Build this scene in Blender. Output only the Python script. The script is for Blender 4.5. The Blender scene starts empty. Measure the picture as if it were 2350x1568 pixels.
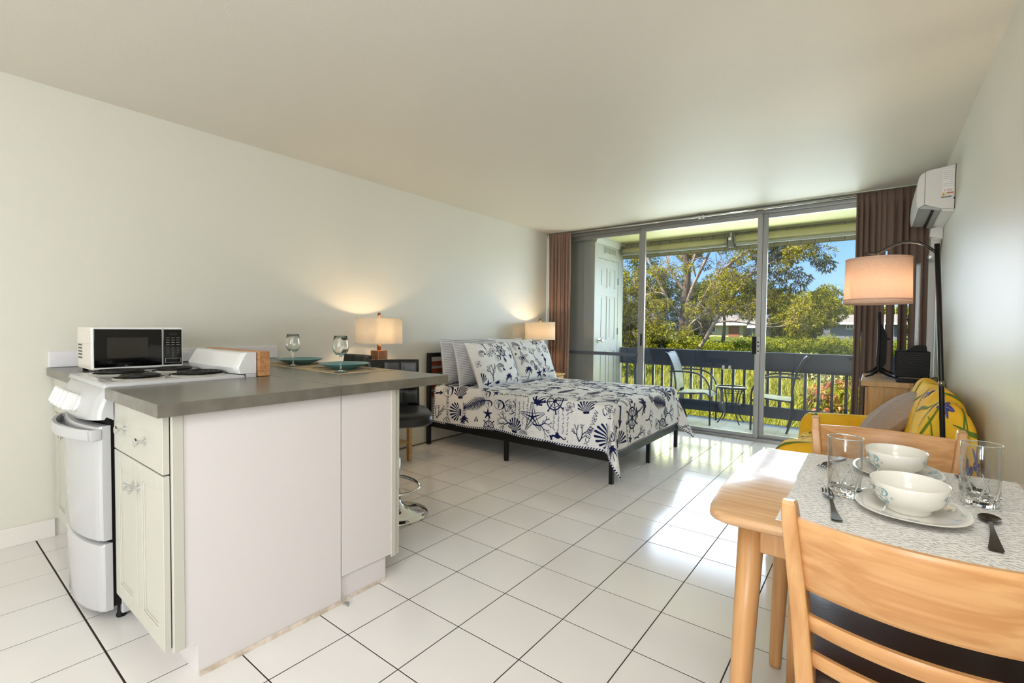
import bpy, bmesh, math, random
import numpy as np
from mathutils import Vector, Matrix
from mathutils.geometry import tessellate_polygon

C = bpy.context.scene.collection
PI = math.pi
SC = bpy.context.scene

def lin(c):
    c = c / 255.0
    return c / 12.92 if c <= 0.04045 else ((c + 0.055) / 1.055) ** 2.4
def rgb(r, g, b):
    return (lin(r), lin(g), lin(b), 1.0)

# ------------------------------------------------------------------ camera
CAM = (3.6095, 0.0, 1.1912)
YAW, PITCH, ROLL, FPX = 0.655297, 0.029795, 0.0103, 1082.2
fw = Vector((-math.sin(YAW) * math.cos(PITCH), math.cos(YAW) * math.cos(PITCH), -math.sin(PITCH)))
rt = Vector((math.cos(YAW), math.sin(YAW), 0.0))
up = rt.cross(fw)
r2 = rt * math.cos(ROLL) + up * math.sin(ROLL)
u2 = -rt * math.sin(ROLL) + up * math.cos(ROLL)
cd = bpy.data.cameras.new('camera')
cam = bpy.data.objects.new('camera', cd)
C.objects.link(cam)
cam.matrix_world = Matrix(((r2.x, u2.x, -fw.x, CAM[0]), (r2.y, u2.y, -fw.y, CAM[1]), (r2.z, u2.z, -fw.z, CAM[2]), (0, 0, 0, 1)))
cd.sensor_width = 36.0
cd.lens = FPX / 2350.0 * 36.0
cd.clip_start = 0.02
cd.clip_end = 400
SC.camera = cam

# ------------------------------------------------------------------ view, world, sun, room lights
SC.view_settings.view_transform = 'Standard'
SC.view_settings.look = 'None'
SC.view_settings.gamma = 1.0
SC.view_settings.use_curve_mapping = False
SC.view_settings.exposure = 0.43
SC.cycles.max_bounces = 16
SC.cycles.diffuse_bounces = 5
SC.cycles.glossy_bounces = 5
SC.cycles.transmission_bounces = 16
SC.cycles.transparent_max_bounces = 24
SC.cycles.sample_clamp_indirect = 6.0
SC.cycles.caustics_reflective = False
SC.cycles.caustics_refractive = False

w = bpy.data.worlds.new('sky')
SC.world = w
w.use_nodes = True
nt = w.node_tree
nt.nodes.clear()
tc = nt.nodes.new('ShaderNodeTexCoord')
sx = nt.nodes.new('ShaderNodeSeparateXYZ')
ramp = nt.nodes.new('ShaderNodeValToRGB')
bg = nt.nodes.new('ShaderNodeBackground')
wo = nt.nodes.new('ShaderNodeOutputWorld')
nt.links.new(tc.outputs['Generated'], sx.inputs[0])
nt.links.new(sx.outputs[2], ramp.inputs[0])
nt.links.new(ramp.outputs[0], bg.inputs[0])
nt.links.new(bg.outputs[0], wo.inputs[0])
e = ramp.color_ramp.elements
e[0].position = 0.0
e[0].color = rgb(160, 200, 240)
e[1].position = 0.9
e[1].color = rgb(84, 140, 222)
m_ = ramp.color_ramp.elements.new(0.22)
m_.color = rgb(112, 170, 240)
bg.inputs[1].default_value = 1.15

def lamp(name, kind, loc, energy, color=(1, 1, 1), size=0.1, sizey=None, rot=(0, 0, 0), parent=None):
    l = bpy.data.lights.new(name, kind)
    l.energy = energy
    l.color = color
    if kind == 'AREA':
        l.size = size
        if sizey:
            l.shape = 'RECTANGLE'
            l.size_y = sizey
    elif kind == 'SUN':
        l.angle = size
    else:
        l.shadow_soft_size = size
    o = bpy.data.objects.new(name, l)
    o.location = loc
    o.rotation_euler = rot
    o.parent = parent
    C.objects.link(o)
    return o
sun_dir = Vector((0.42, 0.40, -0.86)).normalized()
sun = lamp('sun', 'SUN', (0, -5, 30), 11.0, (1.0, 0.95, 0.84), 0.009)
sun.rotation_euler = sun_dir.to_track_quat('-Z', 'Y').to_euler()
# unseen fill lamps added around the camera: one overhead, two at added windows
# added lamps strengthen daylight at the glass door: sky tint downward, garden green upward
lamp('balcony_sky_fill', 'AREA', (2.25, 7.02, 1.58), 62, (0.74, 0.87, 1.0), 2.5, 1.25, (-PI / 2 + 0.3, 0, 0))
lamp('balcony_garden_fill', 'AREA', (2.25, 7.02, 0.62), 38, (0.90, 1.0, 0.50), 2.5, 0.6, (-PI / 2 - 0.3, 0, 0))
lamp('overhead_fill', 'AREA', (3.6, -0.25, 2.46), 19, (0.99, 0.985, 0.97), 0.75, 2.0)  # added fill lamp, no ceiling fixture is built here
lamp('rear_fill', 'AREA', (3.6, -4.46, 1.4), 92, (0.96, 0.985, 1.0), 0.76, 1.8, (PI / 2, 0, 0))  # added fill lamp standing just inside the added rear window
lamp('side_fill', 'AREA', (3.99, -1.2, 1.6), 22, (0.96, 0.985, 1.0), 1.5, 1.2, (PI / 2, 0, PI / 2 - 0.25))  # added fill lamp beside the added window in the right wall

# ------------------------------------------------------------------ materials
MATS = {}
def M(name, col, rough=0.5, metal=0.0, spec=0.5, bump=None, var=None, coat=0.0, extra=None, sheen=0.0, bump2=None):
    if name in MATS:
        return MATS[name]
    m = bpy.data.materials.new(name)
    m.use_nodes = True
    n = m.node_tree
    b = n.nodes['Principled BSDF']
    b.inputs['Base Color'].default_value = rgb(*col)
    b.inputs['Roughness'].default_value = rough
    b.inputs['Metallic'].default_value = metal
    b.inputs['Specular IOR Level'].default_value = spec
    b.inputs['Coat Weight'].default_value = coat
    b.inputs['Coat Roughness'].default_value = 0.08
    b.inputs['Sheen Weight'].default_value = sheen
    if bump or var or bump2:
        t = n.nodes.new('ShaderNodeTexCoord')
    if var:  # (scale, amount) soft mottling of the thing's own colour; scale may be a 3-vector for grain
        no = n.nodes.new('ShaderNodeTexNoise')
        no.inputs['Detail'].default_value = 5
        if isinstance(var[0], tuple):
            mp = n.nodes.new('ShaderNodeMapping')
            mp.inputs['Scale'].default_value = var[0]
            n.links.new(t.outputs['Object'], mp.inputs[0])
            n.links.new(mp.outputs[0], no.inputs[0])
            no.inputs['Scale'].default_value = 1.0
            no.inputs['Distortion'].default_value = 0.6
        else:
            n.links.new(t.outputs['Object'], no.inputs[0])
            no.inputs['Scale'].default_value = var[0]
        r = n.nodes.new('ShaderNodeValToRGB')
        a = var[1]
        c = rgb(*col)
        c2 = rgb(*var[2]) if len(var) > 2 else tuple(x * (1 - a) for x in c[:3]) + (1,)
        r.color_ramp.elements[0].position = 0.35
        r.color_ramp.elements[1].position = 0.65
        r.color_ramp.elements[0].color = c2
        r.color_ramp.elements[1].color = c
        n.links.new(no.outputs[0], r.inputs[0])
        n.links.new(r.outputs[0], b.inputs['Base Color'])
    if bump:  # (scale, strength, distance)
        no = n.nodes.new('ShaderNodeTexNoise')
        no.inputs['Detail'].default_value = 3
        if isinstance(bump[0], tuple):
            mp = n.nodes.new('ShaderNodeMapping')
            mp.inputs['Scale'].default_value = bump[0]
            n.links.new(t.outputs['Object'], mp.inputs[0])
            n.links.new(mp.outputs[0], no.inputs[0])
            no.inputs['Scale'].default_value = 1.0
        else:
            no.inputs['Scale'].default_value = bump[0]
            n.links.new(t.outputs['Object'], no.inputs[0])
        bp = n.nodes.new('ShaderNodeBump')
        bp.inputs['Strength'].default_value = bump[1]
        bp.inputs['Distance'].default_value = bump[2]
        n.links.new(no.outputs[0], bp.inputs['Height'])
        n.links.new(bp.outputs[0], b.inputs['Normal'])
    MATS[name] = m
    return m

def glass_mat(name, tint=(1, 1, 1, 1), edge=0.9, rough=0.0, power=5.0, base=0.035):
    """thin clear glass: transmission plus a mirror that strengthens towards grazing angles"""
    m = bpy.data.materials.new(name)
    m.use_nodes = True
    n = m.node_tree
    n.nodes.clear()
    tr = n.nodes.new('ShaderNodeBsdfTransparent')
    tr.inputs[0].default_value = tint
    gl = n.nodes.new('ShaderNodeBsdfGlossy')
    gl.inputs['Roughness'].default_value = rough
    lw = n.nodes.new('ShaderNodeLayerWeight')
    lw.inputs[0].default_value = 0.5
    pw = n.nodes.new('ShaderNodeMath')
    pw.operation = 'POWER'
    pw.inputs[1].default_value = power
    ma = n.nodes.new('ShaderNodeMath')
    ma.operation = 'MULTIPLY_ADD'
    ma.inputs[1].default_value = edge
    ma.inputs[2].default_value = base
    mx = n.nodes.new('ShaderNodeMixShader')
    out = n.nodes.new('ShaderNodeOutputMaterial')
    n.links.new(lw.outputs['Facing'], pw.inputs[0])
    n.links.new(pw.outputs[0], ma.inputs[0])
    n.links.new(ma.outputs[0], mx.inputs[0])
    n.links.new(tr.outputs[0], mx.inputs[1])
    n.links.new(gl.outputs[0], mx.inputs[2])
    n.links.new(mx.outputs[0], out.inputs[0])
    MATS[name] = m
    return m

def solid_glass(name, col=(0.98, 1, 0.99, 1)):
    m = bpy.data.materials.new(name)
    m.use_nodes = True
    b = m.node_tree.nodes['Principled BSDF']
    b.inputs['Base Color'].default_value = col
    b.inputs['Roughness'].default_value = 0.0
    b.inputs['IOR'].default_value = 1.45
    b.inputs['Transmission Weight'].default_value = 1.0
    MATS[name] = m
    return m

def cloth_translucent(name, col, trans, rough=0.9, bump=None):
    """fabric that lets a lamp or the daylight glow through it"""
    m = bpy.data.materials.new(name)
    m.use_nodes = True
    n = m.node_tree
    n.nodes.clear()
    d = n.nodes.new('ShaderNodeBsdfDiffuse')
    d.inputs[0].default_value = rgb(*col)
    t = n.nodes.new('ShaderNodeBsdfTranslucent')
    t.inputs[0].default_value = rgb(*col)
    mx = n.nodes.new('ShaderNodeMixShader')
    mx.inputs[0].default_value = trans
    out = n.nodes.new('ShaderNodeOutputMaterial')
    n.links.new(d.outputs[0], mx.inputs[1])
    n.links.new(t.outputs[0], mx.inputs[2])
    n.links.new(mx.outputs[0], out.inputs[0])
    tc_ = n.nodes.new('ShaderNodeTexCoord')
    mp = n.nodes.new('ShaderNodeMapping')
    mp.inputs['Scale'].default_value = (190, 190, 330)
    no = n.nodes.new('ShaderNodeTexNoise')
    no.inputs['Scale'].default_value = 1.0
    no.inputs['Detail'].default_value = 4
    r = n.nodes.new('ShaderNodeValToRGB')
    c = rgb(*col)
    r.color_ramp.elements[0].position = 0.3
    r.color_ramp.elements[0].color = tuple(x * 0.86 for x in c[:3]) + (1,)
    r.color_ramp.elements[1].position = 0.6
    r.color_ramp.elements[1].color = c
    n.links.new(tc_.outputs['Object'], mp.inputs[0])
    n.links.new(mp.outputs[0], no.inputs[0])
    n.links.new(no.outputs[0], r.inputs[0])
    n.links.new(r.outputs[0], d.inputs[0])
    n.links.new(r.outputs[0], t.inputs[0])
    MATS[name] = m
    return m

def leaf_mat(name, dark, light, trans=0.35):
    """foliage: each leaf takes its own shade between two greens"""
    m = bpy.data.materials.new(name)
    m.use_nodes = True
    n = m.node_tree
    n.nodes.clear()
    g = n.nodes.new('ShaderNodeNewGeometry')
    r = n.nodes.new('ShaderNodeValToRGB')
    r.color_ramp.elements[0].color = rgb(*dark)
    r.color_ramp.elements[1].color = rgb(*light)
    d = n.nodes.new('ShaderNodeBsdfDiffuse')
    t = n.nodes.new('ShaderNodeBsdfTranslucent')
    mx = n.nodes.new('ShaderNodeMixShader')
    mx.inputs[0].default_value = trans
    out = n.nodes.new('ShaderNodeOutputMaterial')
    n.links.new(g.outputs['Random Per Island'], r.inputs[0])
    n.links.new(r.outputs[0], d.inputs[0])
    n.links.new(r.outputs[0], t.inputs[0])
    n.links.new(d.outputs[0], mx.inputs[1])
    n.links.new(t.outputs[0], mx.inputs[2])
    n.links.new(mx.outputs[0], out.inputs[0])
    MATS[name] = m
    return m

def glow_mat(name, col, strength):
    m = bpy.data.materials.new(name)
    m.use_nodes = True
    n = m.node_tree
    n.nodes.clear()
    em = n.nodes.new('ShaderNodeEmission')
    em.inputs[0].default_value = rgb(*col)
    em.inputs[1].default_value = strength
    out = n.nodes.new('ShaderNodeOutputMaterial')
    n.links.new(em.outputs[0], out.inputs[0])
    MATS[name] = m
    return m

# ------------------------------------------------------------------ mesh building
class MB:
    def __init__(s):
        s.v, s.f, s.mi, s.sm = [], [], [], []
    def add(s, vs, fs, mi=0, smooth=False):
        o = len(s.v)
        s.v += [tuple(v) for v in vs]
        for f in fs:
            s.f.append(tuple(i + o for i in f))
            s.mi.append(mi)
            s.sm.append(smooth)
        return s
    def box(s, x0, x1, y0, y1, z0, z1, mi=0, T=None):
        vs = [Vector((x, y, z)) for z in (z0, z1) for y in (y0, y1) for x in (x0, x1)]
        if T:
            vs = [T @ v for v in vs]
        return s.add(vs, [(0, 2, 3, 1), (4, 5, 7, 6), (0, 1, 5, 4), (2, 6, 7, 3), (0, 4, 6, 2), (1, 3, 7, 5)], mi)
    def rbox(s, x0, x1, y0, y1, z0, z1, r=0.005, seg=2, mi=0, T=None, smooth=False):
        bm = bmesh.new()
        bmesh.ops.create_cube(bm, size=1.0)
        dx, dy, dz = x1 - x0, y1 - y0, z1 - z0
        for v in bm.verts:
            v.co = Vector((v.co.x * dx + (x0 + x1) / 2, v.co.y * dy + (y0 + y1) / 2, v.co.z * dz + (z0 + z1) / 2))
        r = min(r, 0.49 * min(dx, dy, dz))
        bmesh.ops.bevel(bm, geom=bm.edges[:], offset=r, segments=seg, profile=0.5, affect='EDGES')
        s.bm(bm, mi, T, smooth)
        return s
    def bm(s, bm, mi=0, T=None, smooth=False):
        bm.verts.index_update()
        vs = [(T @ v.co) if T else v.co.copy() for v in bm.verts]
        s.add(vs, [[v.index for v in f.verts] for f in bm.faces], mi, smooth)
        bm.free()
    def lathe(s, prof, c=(0, 0, 0), n=32, mi=0, smooth=True, T=None, a0=0.0, a1=2 * PI):
        full = abs(a1 - a0 - 2 * PI) < 1e-6
        k = n if full else n + 1
        vs, fs = [], []
        for (r, z) in prof:
            for i in range(k):
                a = a0 + (a1 - a0) * i / n
                v = Vector((c[0] + r * math.cos(a), c[1] + r * math.sin(a), c[2] + z))
                vs.append(T @ v if T else v)
        for j in range(len(prof) - 1):
            for i in range(n):
                i2 = (i + 1) % k
                fs.append((j * k + i, j * k + i2, (j + 1) * k + i2, (j + 1) * k + i))
        s.add(vs, fs, mi, smooth)
        return s
    def disc(s, r, c, n=24, mi=0, T=None, up=True):
        vs = [Vector((c[0] + r * math.cos(2 * PI * i / n), c[1] + r * math.sin(2 * PI * i / n), c[2])) for i in range(n)]
        if T:
            vs = [T @ v for v in vs]
        s.add(vs, [tuple(range(n)) if up else tuple(reversed(range(n)))], mi)
        return s
    def cyl(s, p0, p1, r0, r1=None, n=16, mi=0, smooth=True):
        r1 = r0 if r1 is None else r1
        return s.tube([p0, p1], [r0, r1], n, mi, smooth)
    def tube(s, pts, r, n=10, mi=0, smooth=True, caps=True, flat=None):
        pts = [Vector(p) for p in pts]
        rs = r if isinstance(r, (list, tuple)) else [r] * len(pts)
        vs, fs = [], []
        t0 = (pts[1] - pts[0]).normalized()
        ref = Vector((0, 0, 1)) if abs(t0.z) < 0.9 else Vector((1, 0, 0))
        nx = t0.cross(ref).normalized()
        for i, p in enumerate(pts):
            if i == 0:
                t = (pts[1] - pts[0])
            elif i == len(pts) - 1:
                t = (pts[-1] - pts[-2])
            else:
                t = (pts[i + 1] - pts[i]).normalized() + (pts[i] - pts[i - 1]).normalized()
            t.normalize()
            nx = (nx - t * nx.dot(t)).normalized()
            ny = t.cross(nx)
            for k in range(n):
                a = 2 * PI * k / n
                fl = flat if flat else 1.0
                vs.append(p + nx * (rs[i] * math.cos(a)) + ny * (rs[i] * fl * math.sin(a)))
        for i in range(len(pts) - 1):
            for k in range(n):
                k2 = (k + 1) % n
                fs.append((i * n + k, i * n + k2, (i + 1) * n + k2, (i + 1) * n + k))
        s.add(vs, fs, mi, smooth)
        if caps:
            o = len(s.v) - len(vs)
            s.f.append(tuple(o + k for k in reversed(range(n))))
            s.mi.append(mi); s.sm.append(False)
            s.f.append(tuple(o + (len(pts) - 1) * n + k for k in range(n)))
            s.mi.append(mi); s.sm.append(False)
        return s
    def prism(s, poly, h0, h1, axis='z', mi=0, smooth=False, T=None):
        """extrude a 2-D outline along an axis; x: (y,z), y: (x,z), z: (x,y)"""
        def P(p, h):
            v = Vector((h, p[0], p[1])) if axis == 'x' else Vector((p[0], h, p[1])) if axis == 'y' else Vector((p[0], p[1], h))
            return T @ v if T else v
        n = len(poly)
        ar = sum(poly[i][0] * poly[(i + 1) % n][1] - poly[(i + 1) % n][0] * poly[i][1] for i in range(n))
        if (ar < 0) != (axis == 'y'):
            poly = list(reversed(poly))
        vs = [P(p, h0) for p in poly] + [P(p, h1) for p in poly]
        s.add(vs, [tuple(reversed(range(n))), tuple(range(n, 2 * n))], mi)
        o = len(s.v) - 2 * n
        for i in range(n):
            j = (i + 1) % n
            s.f.append((o + i, o + j, o + n + j, o + n + i))
            s.mi.append(mi); s.sm.append(smooth)
        return s
    def grid(s, fn, nu, nv, mi=0, smooth=True, closed_u=False):
        vs, fs = [], []
        ku = nu if closed_u else nu + 1
        for j in range(nv + 1):
            for i in range(ku):
                vs.append(fn(i / nu, j / nv))
        for j in range(nv):
            for i in range(nu):
                i2 = (i + 1) % ku
                fs.append((j * ku + i, j * ku + i2, (j + 1) * ku + i2, (j + 1) * ku + i))
        return s.add(vs, fs, mi, smooth)
    def build(s, name, mat, parent=None, sharp=None):
        P = Vector((0, 0, 0))
        q = parent
        while q is not None:
            P += q.location
            q = q.parent
        me = bpy.data.meshes.new(name)
        me.from_pydata([(v[0] - P.x, v[1] - P.y, v[2] - P.z) for v in s.v], [], s.f)
        for m in (mat if isinstance(mat, (list, tuple)) else [mat]):
            me.materials.append(m)
        me.polygons.foreach_set('material_index', s.mi)
        me.polygons.foreach_set('use_smooth', s.sm)
        if sharp:
            me.set_sharp_from_angle(angle=math.radians(sharp))
        me.update()
        o = bpy.data.objects.new(name, me)
        o.parent = parent
        C.objects.link(o)
        return o

def fast_mesh(name, V, F, mat, parent=None, smooth=False):
    """V (N,3) array, F (M,k) array -> one mesh"""
    me = bpy.data.meshes.new(name)
    N, (Mf, k) = len(V), F.shape
    P = Vector((0, 0, 0))
    q = parent
    while q is not None:
        P += q.location
        q = q.parent
    V = V - np.array([P.x, P.y, P.z])
    me.vertices.add(N)
    me.vertices.foreach_set('co', V.astype(np.float32).ravel())
    me.loops.add(Mf * k)
    me.loops.foreach_set('vertex_index', F.astype(np.int32).ravel())
    me.polygons.add(Mf)
    me.polygons.foreach_set('loop_start', np.arange(0, Mf * k, k, dtype=np.int32))
    me.polygons.foreach_set('loop_total', np.full(Mf, k, dtype=np.int32))
    me.update(calc_edges=True)
    if smooth:
        me.polygons.foreach_set('use_smooth', np.ones(Mf, dtype=bool))
    me.materials.append(mat)
    o = bpy.data.objects.new(name, me)
    o.parent = parent
    C.objects.link(o)
    return o

def tag(o, label=None, cat=None, group=None, kind=None):
    if label: o['label'] = label
    if cat: o['category'] = cat
    if group: o['group'] = group
    if kind: o['kind'] = kind
    return o
def empty(name, loc=(0, 0, 0), label=None, cat=None, group=None, kind=None):
    o = bpy.data.objects.new(name, None)
    o.location = loc
    o.empty_display_size = 0.05
    C.objects.link(o)
    return tag(o, label, cat, group, kind)
KIDS = {}
def copy_tree(o, parent=None):
    c = o.copy()
    C.objects.link(c)
    c.parent = parent
    for k in [x for x in SC.objects if x.parent == o]:
        copy_tree(k, c)
    return c
def arc(c, r, a0, a1, n, plane='xz'):
    out = []
    for i in range(n + 1):
        a = math.radians(a0 + (a1 - a0) * i / n)
        p, q = c[0] + r * math.cos(a), c[1] + r * math.sin(a)
        out.append((p, q))
    return out
def smoothpath(pts, k=6):
    """Catmull-Rom through the given points"""
    P = [Vector(p) for p in pts]
    P = [P[0] * 2 - P[1]] + P + [P[-1] * 2 - P[-2]]
    out = []
    for i in range(1, len(P) - 2):
        for j in range(k):
            t = j / k
            a, b, c, d = P[i - 1], P[i], P[i + 1], P[i + 2]
            out.append(0.5 * (2 * b + (c - a) * t + (2 * a - 5 * b + 4 * c - d) * t * t + (3 * b - a - 3 * c + d) * t ** 3))
    out.append(P[-2])
    return out
def text_polys(s, size, align='CENTER'):
    """the outlines of a line of lettering as flat triangles (list of 3 x 2-D points)"""
    cu = bpy.data.curves.new('lettering', 'FONT')
    cu.body = s
    cu.size = size
    cu.align_x = align
    cu.align_y = 'CENTER'
    cu.resolution_u = 2
    ob = bpy.data.objects.new('lettering', cu)
    C.objects.link(ob)
    me = ob.to_mesh()
    tr = []
    vs = [(v.co.x, v.co.y) for v in me.vertices]
    for p in me.polygons:
        q = list(p.vertices)
        for i in range(1, len(q) - 1):
            tr.append([vs[q[0]], vs[q[i]], vs[q[i + 1]]])
    ob.to_mesh_clear()
    bpy.data.objects.remove(ob)
    bpy.data.curves.remove(cu)
    return tr
def tris(poly):
    t = tessellate_polygon([[Vector((p[0], p[1], 0)) for p in poly]])
    return [[poly[a], poly[b], poly[c]] for a, b, c in t]
def xf(tr, x=0, y=0, rot=0, s=1.0, flip=False):
    c, sn = math.cos(rot), math.sin(rot)
    out = []
    for t in tr:
        o = []
        for (px, py) in t:
            if flip: px = -px
            px, py = px * s, py * s
            o.append((x + px * c - py * sn, y + px * sn + py * c))
        out.append(o)
    return out
def split(trs, lim):
    out, st = [], list(trs)
    while st:
        t = st.pop()
        d = [math.dist(t[0], t[1]), math.dist(t[1], t[2]), math.dist(t[2], t[0])]
        k = max(range(3), key=lambda i: d[i])
        if d[k] <= lim:
            out.append(t)
            continue
        a, b, c = t[k], t[(k + 1) % 3], t[(k + 2) % 3]
        m = ((a[0] + b[0]) / 2, (a[1] + b[1]) / 2)
        st += [[a, m, c], [m, b, c]]
    return out
def lay(mb, trs, surf, off=0.002, lim=0.03, mi=0):
    """lay flat printed shapes onto a curved surface surf(u, v) -> point, just proud of it"""
    cache = {}
    def pt(p):
        k = (round(p[0], 5), round(p[1], 5))
        if k not in cache:
            a = Vector(surf(*p))
            h = 0.004
            du = Vector(surf(p[0] + h, p[1])) - Vector(surf(p[0] - h, p[1]))
            dv = Vector(surf(p[0], p[1] + h)) - Vector(surf(p[0], p[1] - h))
            nn = du.cross(dv)
            if nn.length > 1e-12:
                nn.normalize()
            cache[k] = len(mb.v)
            mb.v.append(tuple(a + nn * off))
        return cache[k]
    for t in split(trs, lim):
        ar = (t[1][0] - t[0][0]) * (t[2][1] - t[0][1]) - (t[2][0] - t[0][0]) * (t[1][1] - t[0][1])
        if abs(ar) < 1e-9:
            continue
        if ar < 0:
            t = [t[0], t[2], t[1]]
        mb.f.append(tuple(pt(p) for p in t))
        mb.mi.append(mi)
        mb.sm.append(True)

# ================================================================== THE SETTING
wall_paint = M('wall_paint', (216, 214, 203), 0.42, spec=0.42, bump=(190, 0.22, 0.002))
ceil_paint = M('ceiling_paint', (224, 219, 208), 0.55, spec=0.36, bump=(120, 0.28, 0.003))
white_trim = M('white_trim', (226, 222, 216), 0.4)
tile_mat = M('floor_tile', (232, 229, 227), 0.13, spec=0.5, var=(3.0, 0.03))
grout_mat = M('grout', (52, 46, 40), 0.9, spec=0.2)
alu = M('aluminium', (150, 150, 148), 0.38, 0.75, bump=(200, 0.05, 0.001))
alu_dark = M('aluminium_dark', (112, 112, 112), 0.45, 0.6)
chrome = M('chrome', (225, 225, 225), 0.08, 1.0)
steel = M('brushed_steel', (140, 134, 126), 0.22, 1.0)
black_metal = M('black_metal', (16, 16, 17), 0.42, 0.3)
black_plastic = M('black_plastic', (13, 13, 14), 0.55, spec=0.25)
black_gloss = M('black_gloss', (6, 6, 7), 0.06, spec=0.5)
white_plastic = M('white_plastic', (228, 227, 226), 0.28)
white_enamel = M('white_enamel', (188, 188, 190), 0.12, spec=0.5)
cream_lacquer = M('cream_lacquer', (194, 192, 181), 0.3)
white_panel = M('white_panel', (216, 210, 209), 0.42)
worktop_mat = M('grey_laminate', (112, 108, 98), 0.27, spec=0.5, var=(14, 0.1, (98, 95, 87)), bump=(60, 0.05, 0.001))
leather_black = M('black_leather', (15, 15, 16), 0.33, bump=(160, 0.15, 0.002))
navy = M('navy_print', (28, 34, 76), 0.85, spec=0.1)
window_glass = glass_mat('window_glass')

RX, RY0, RY1, CZ = 4.02, -4.5, 5.60, 2.485
def structure(name, mb, mat, label, parent=None, **k):
    o = mb.build(name, mat, parent, **k)
    if parent is None:
        tag(o, label, None, None, 'structure')
    return o
structure('wall_left', MB().box(-0.12, 0, RY0 - 0.12, 5.9, -0.05, CZ + 0.15), wall_paint, 'long pale cream wall on the left behind kitchen and bed')
wr_ = MB().box(RX, RX + 0.12, -0.44, 6.9, -0.05, CZ + 0.15)
wr_.box(RX, RX + 0.12, RY0 - 0.12, -1.96, -0.05, CZ + 0.15)
wr_.box(RX, RX + 0.12, -1.96, -0.44, -0.05, 1.0)
wr_.box(RX, RX + 0.12, -1.96, -0.44, 2.2, CZ + 0.15)
structure('wall_right', wr_, wall_paint, 'glossy pale wall on the right carrying the air conditioner')
wb = MB()
wb.box(0, RX, RY0 - 0.12, RY0, -0.05, 0.5)
wb.box(0, RX, RY0 - 0.12, RY0, 2.3, CZ + 0.15)
wb.box(0, 3.22, RY0 - 0.12, RY0, 0.5, 2.3)
wb.box(3.98, RX, RY0 - 0.12, RY0, 0.5, 2.3)
structure('wall_back', wb, wall_paint, 'rear wall with an added window behind the kitchen')
rw = empty('added_window_1', (3.22, RY0 - 0.06, 0.5), 'added window in the rear wall for the fill lamp', None, None, 'structure')  # unseen window, put in to give the rear fill lamp a place
fr = MB()
for (a, b) in ((3.22, 3.26), (3.94, 3.98)):
    fr.box(a, b, RY0 - 0.09, RY0 - 0.03, 0.5, 2.3)
for (a, b) in ((0.5, 0.54), (1.38, 1.42), (2.26, 2.3)):
    fr.box(3.22, 3.98, RY0 - 0.09, RY0 - 0.03, a, b)
fr.build('window_frame', alu, rw)
MB().box(3.26, 3.94, RY0 - 0.065, RY0 - 0.058, 0.54, 2.26).build('pane', window_glass, rw)
rw2 = empty('added_window_2', (RX + 0.06, -1.96, 1.0), 'added side window in the right wall for the fill lamp', None, None, 'structure')  # unseen window, added to go with the side fill lamp
fr = MB()
for (a, b) in ((-1.96, -1.91), (-1.225, -1.175), (-0.49, -0.44)):
    fr.box(RX + 0.03, RX + 0.09, a, b, 1.0, 2.2)
for (a, b) in ((1.0, 1.05), (2.15, 2.2)):
    fr.box(RX + 0.03, RX + 0.09, -1.96, -0.44, a, b)
fr.build('window_frame', alu, rw2)
MB().box(RX + 0.055, RX + 0.062, -1.91, -0.49, 1.05, 2.15).build('pane', window_glass, rw2)
structure('ceiling', MB().box(-0.12, RX + 0.12, RY0 - 0.12, 5.7, CZ, CZ + 0.25), ceil_paint, 'glossy textured off-white ceiling of the studio room')
structure('baseboard_left', MB().rbox(0.0, 0.014, RY0, 0.515, 0.0, 0.1, 0.003), white_trim, 'white baseboard along left wall beside the stove')
structure('trim_1', MB().box(0.0, 0.008, 1.78, 5.58, 0.0, 0.012), M('sealant_brown', (122, 104, 80), 0.8), 'thin brown sealant line where left wall meets floor')
structure('trim_2', MB().rbox(0.0, 0.016, 0.5, 1.756, 0.944, 1.033, 0.003), M('backsplash_white', (226, 224, 228), 0.3), 'low white backsplash strip on wall behind the microwave')
structure('trim_3', MB().box(0.0, 0.012, 5.5, 5.56, 0.0, CZ), white_trim, 'white corner strip beside the left curtain')

# floor: one tile per object on a grout bed
T0X, T0Y, TS = 0.3 * (-7 + 6.76), 0.3 * (-3) + 1.3366, 0.3
fl = structure('floor', MB().box(0, RX, RY0, RY1, -0.06, -0.0009), grout_mat, 'white tiled floor with dark grout lines')
cache = {}
def tile_piece(name, x0, x1, y0, y1, z, mat, parent, jit=0.0):
    key = (round(x1 - x0, 4), round(y1 - y0, 4), mat.name)
    if key not in cache:
        b = MB()
        dx, dy, c = (x1 - x0) / 2, (y1 - y0) / 2, 0.0007
        b.add([(-dx, -dy, -0.008), (dx, -dy, -0.008), (dx, dy, -0.008), (-dx, dy, -0.008),
               (-dx, -dy, -c), (dx, -dy, -c), (dx, dy, -c), (-dx, dy, -c),
               (-dx + c, -dy + c, 0), (dx - c, -dy + c, 0), (dx - c, dy - c, 0), (-dx + c, dy - c, 0)],
              [(8, 9, 10, 11), (4, 5, 9, 8), (5, 6, 10, 9), (6, 7, 11, 10), (7, 4, 8, 11), (0, 1, 5, 4), (1, 2, 6, 5), (2, 3, 7, 6), (3, 0, 4, 7)])
        o = b.build(name, mat)
        cache[key] = o.data
    else:
        o = bpy.data.objects.new(name, cache[key])
        C.objects.link(o)
    o.parent = parent
    o.location = Vector(((x0 + x1) / 2, (y0 + y1) / 2, z))
    o.rotation_euler = (jit * random.uniform(-1, 1), jit * random.uniform(-1, 1), 0)
    return o
random.seed(4)
rear = MB()
G = 0.0021
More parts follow.
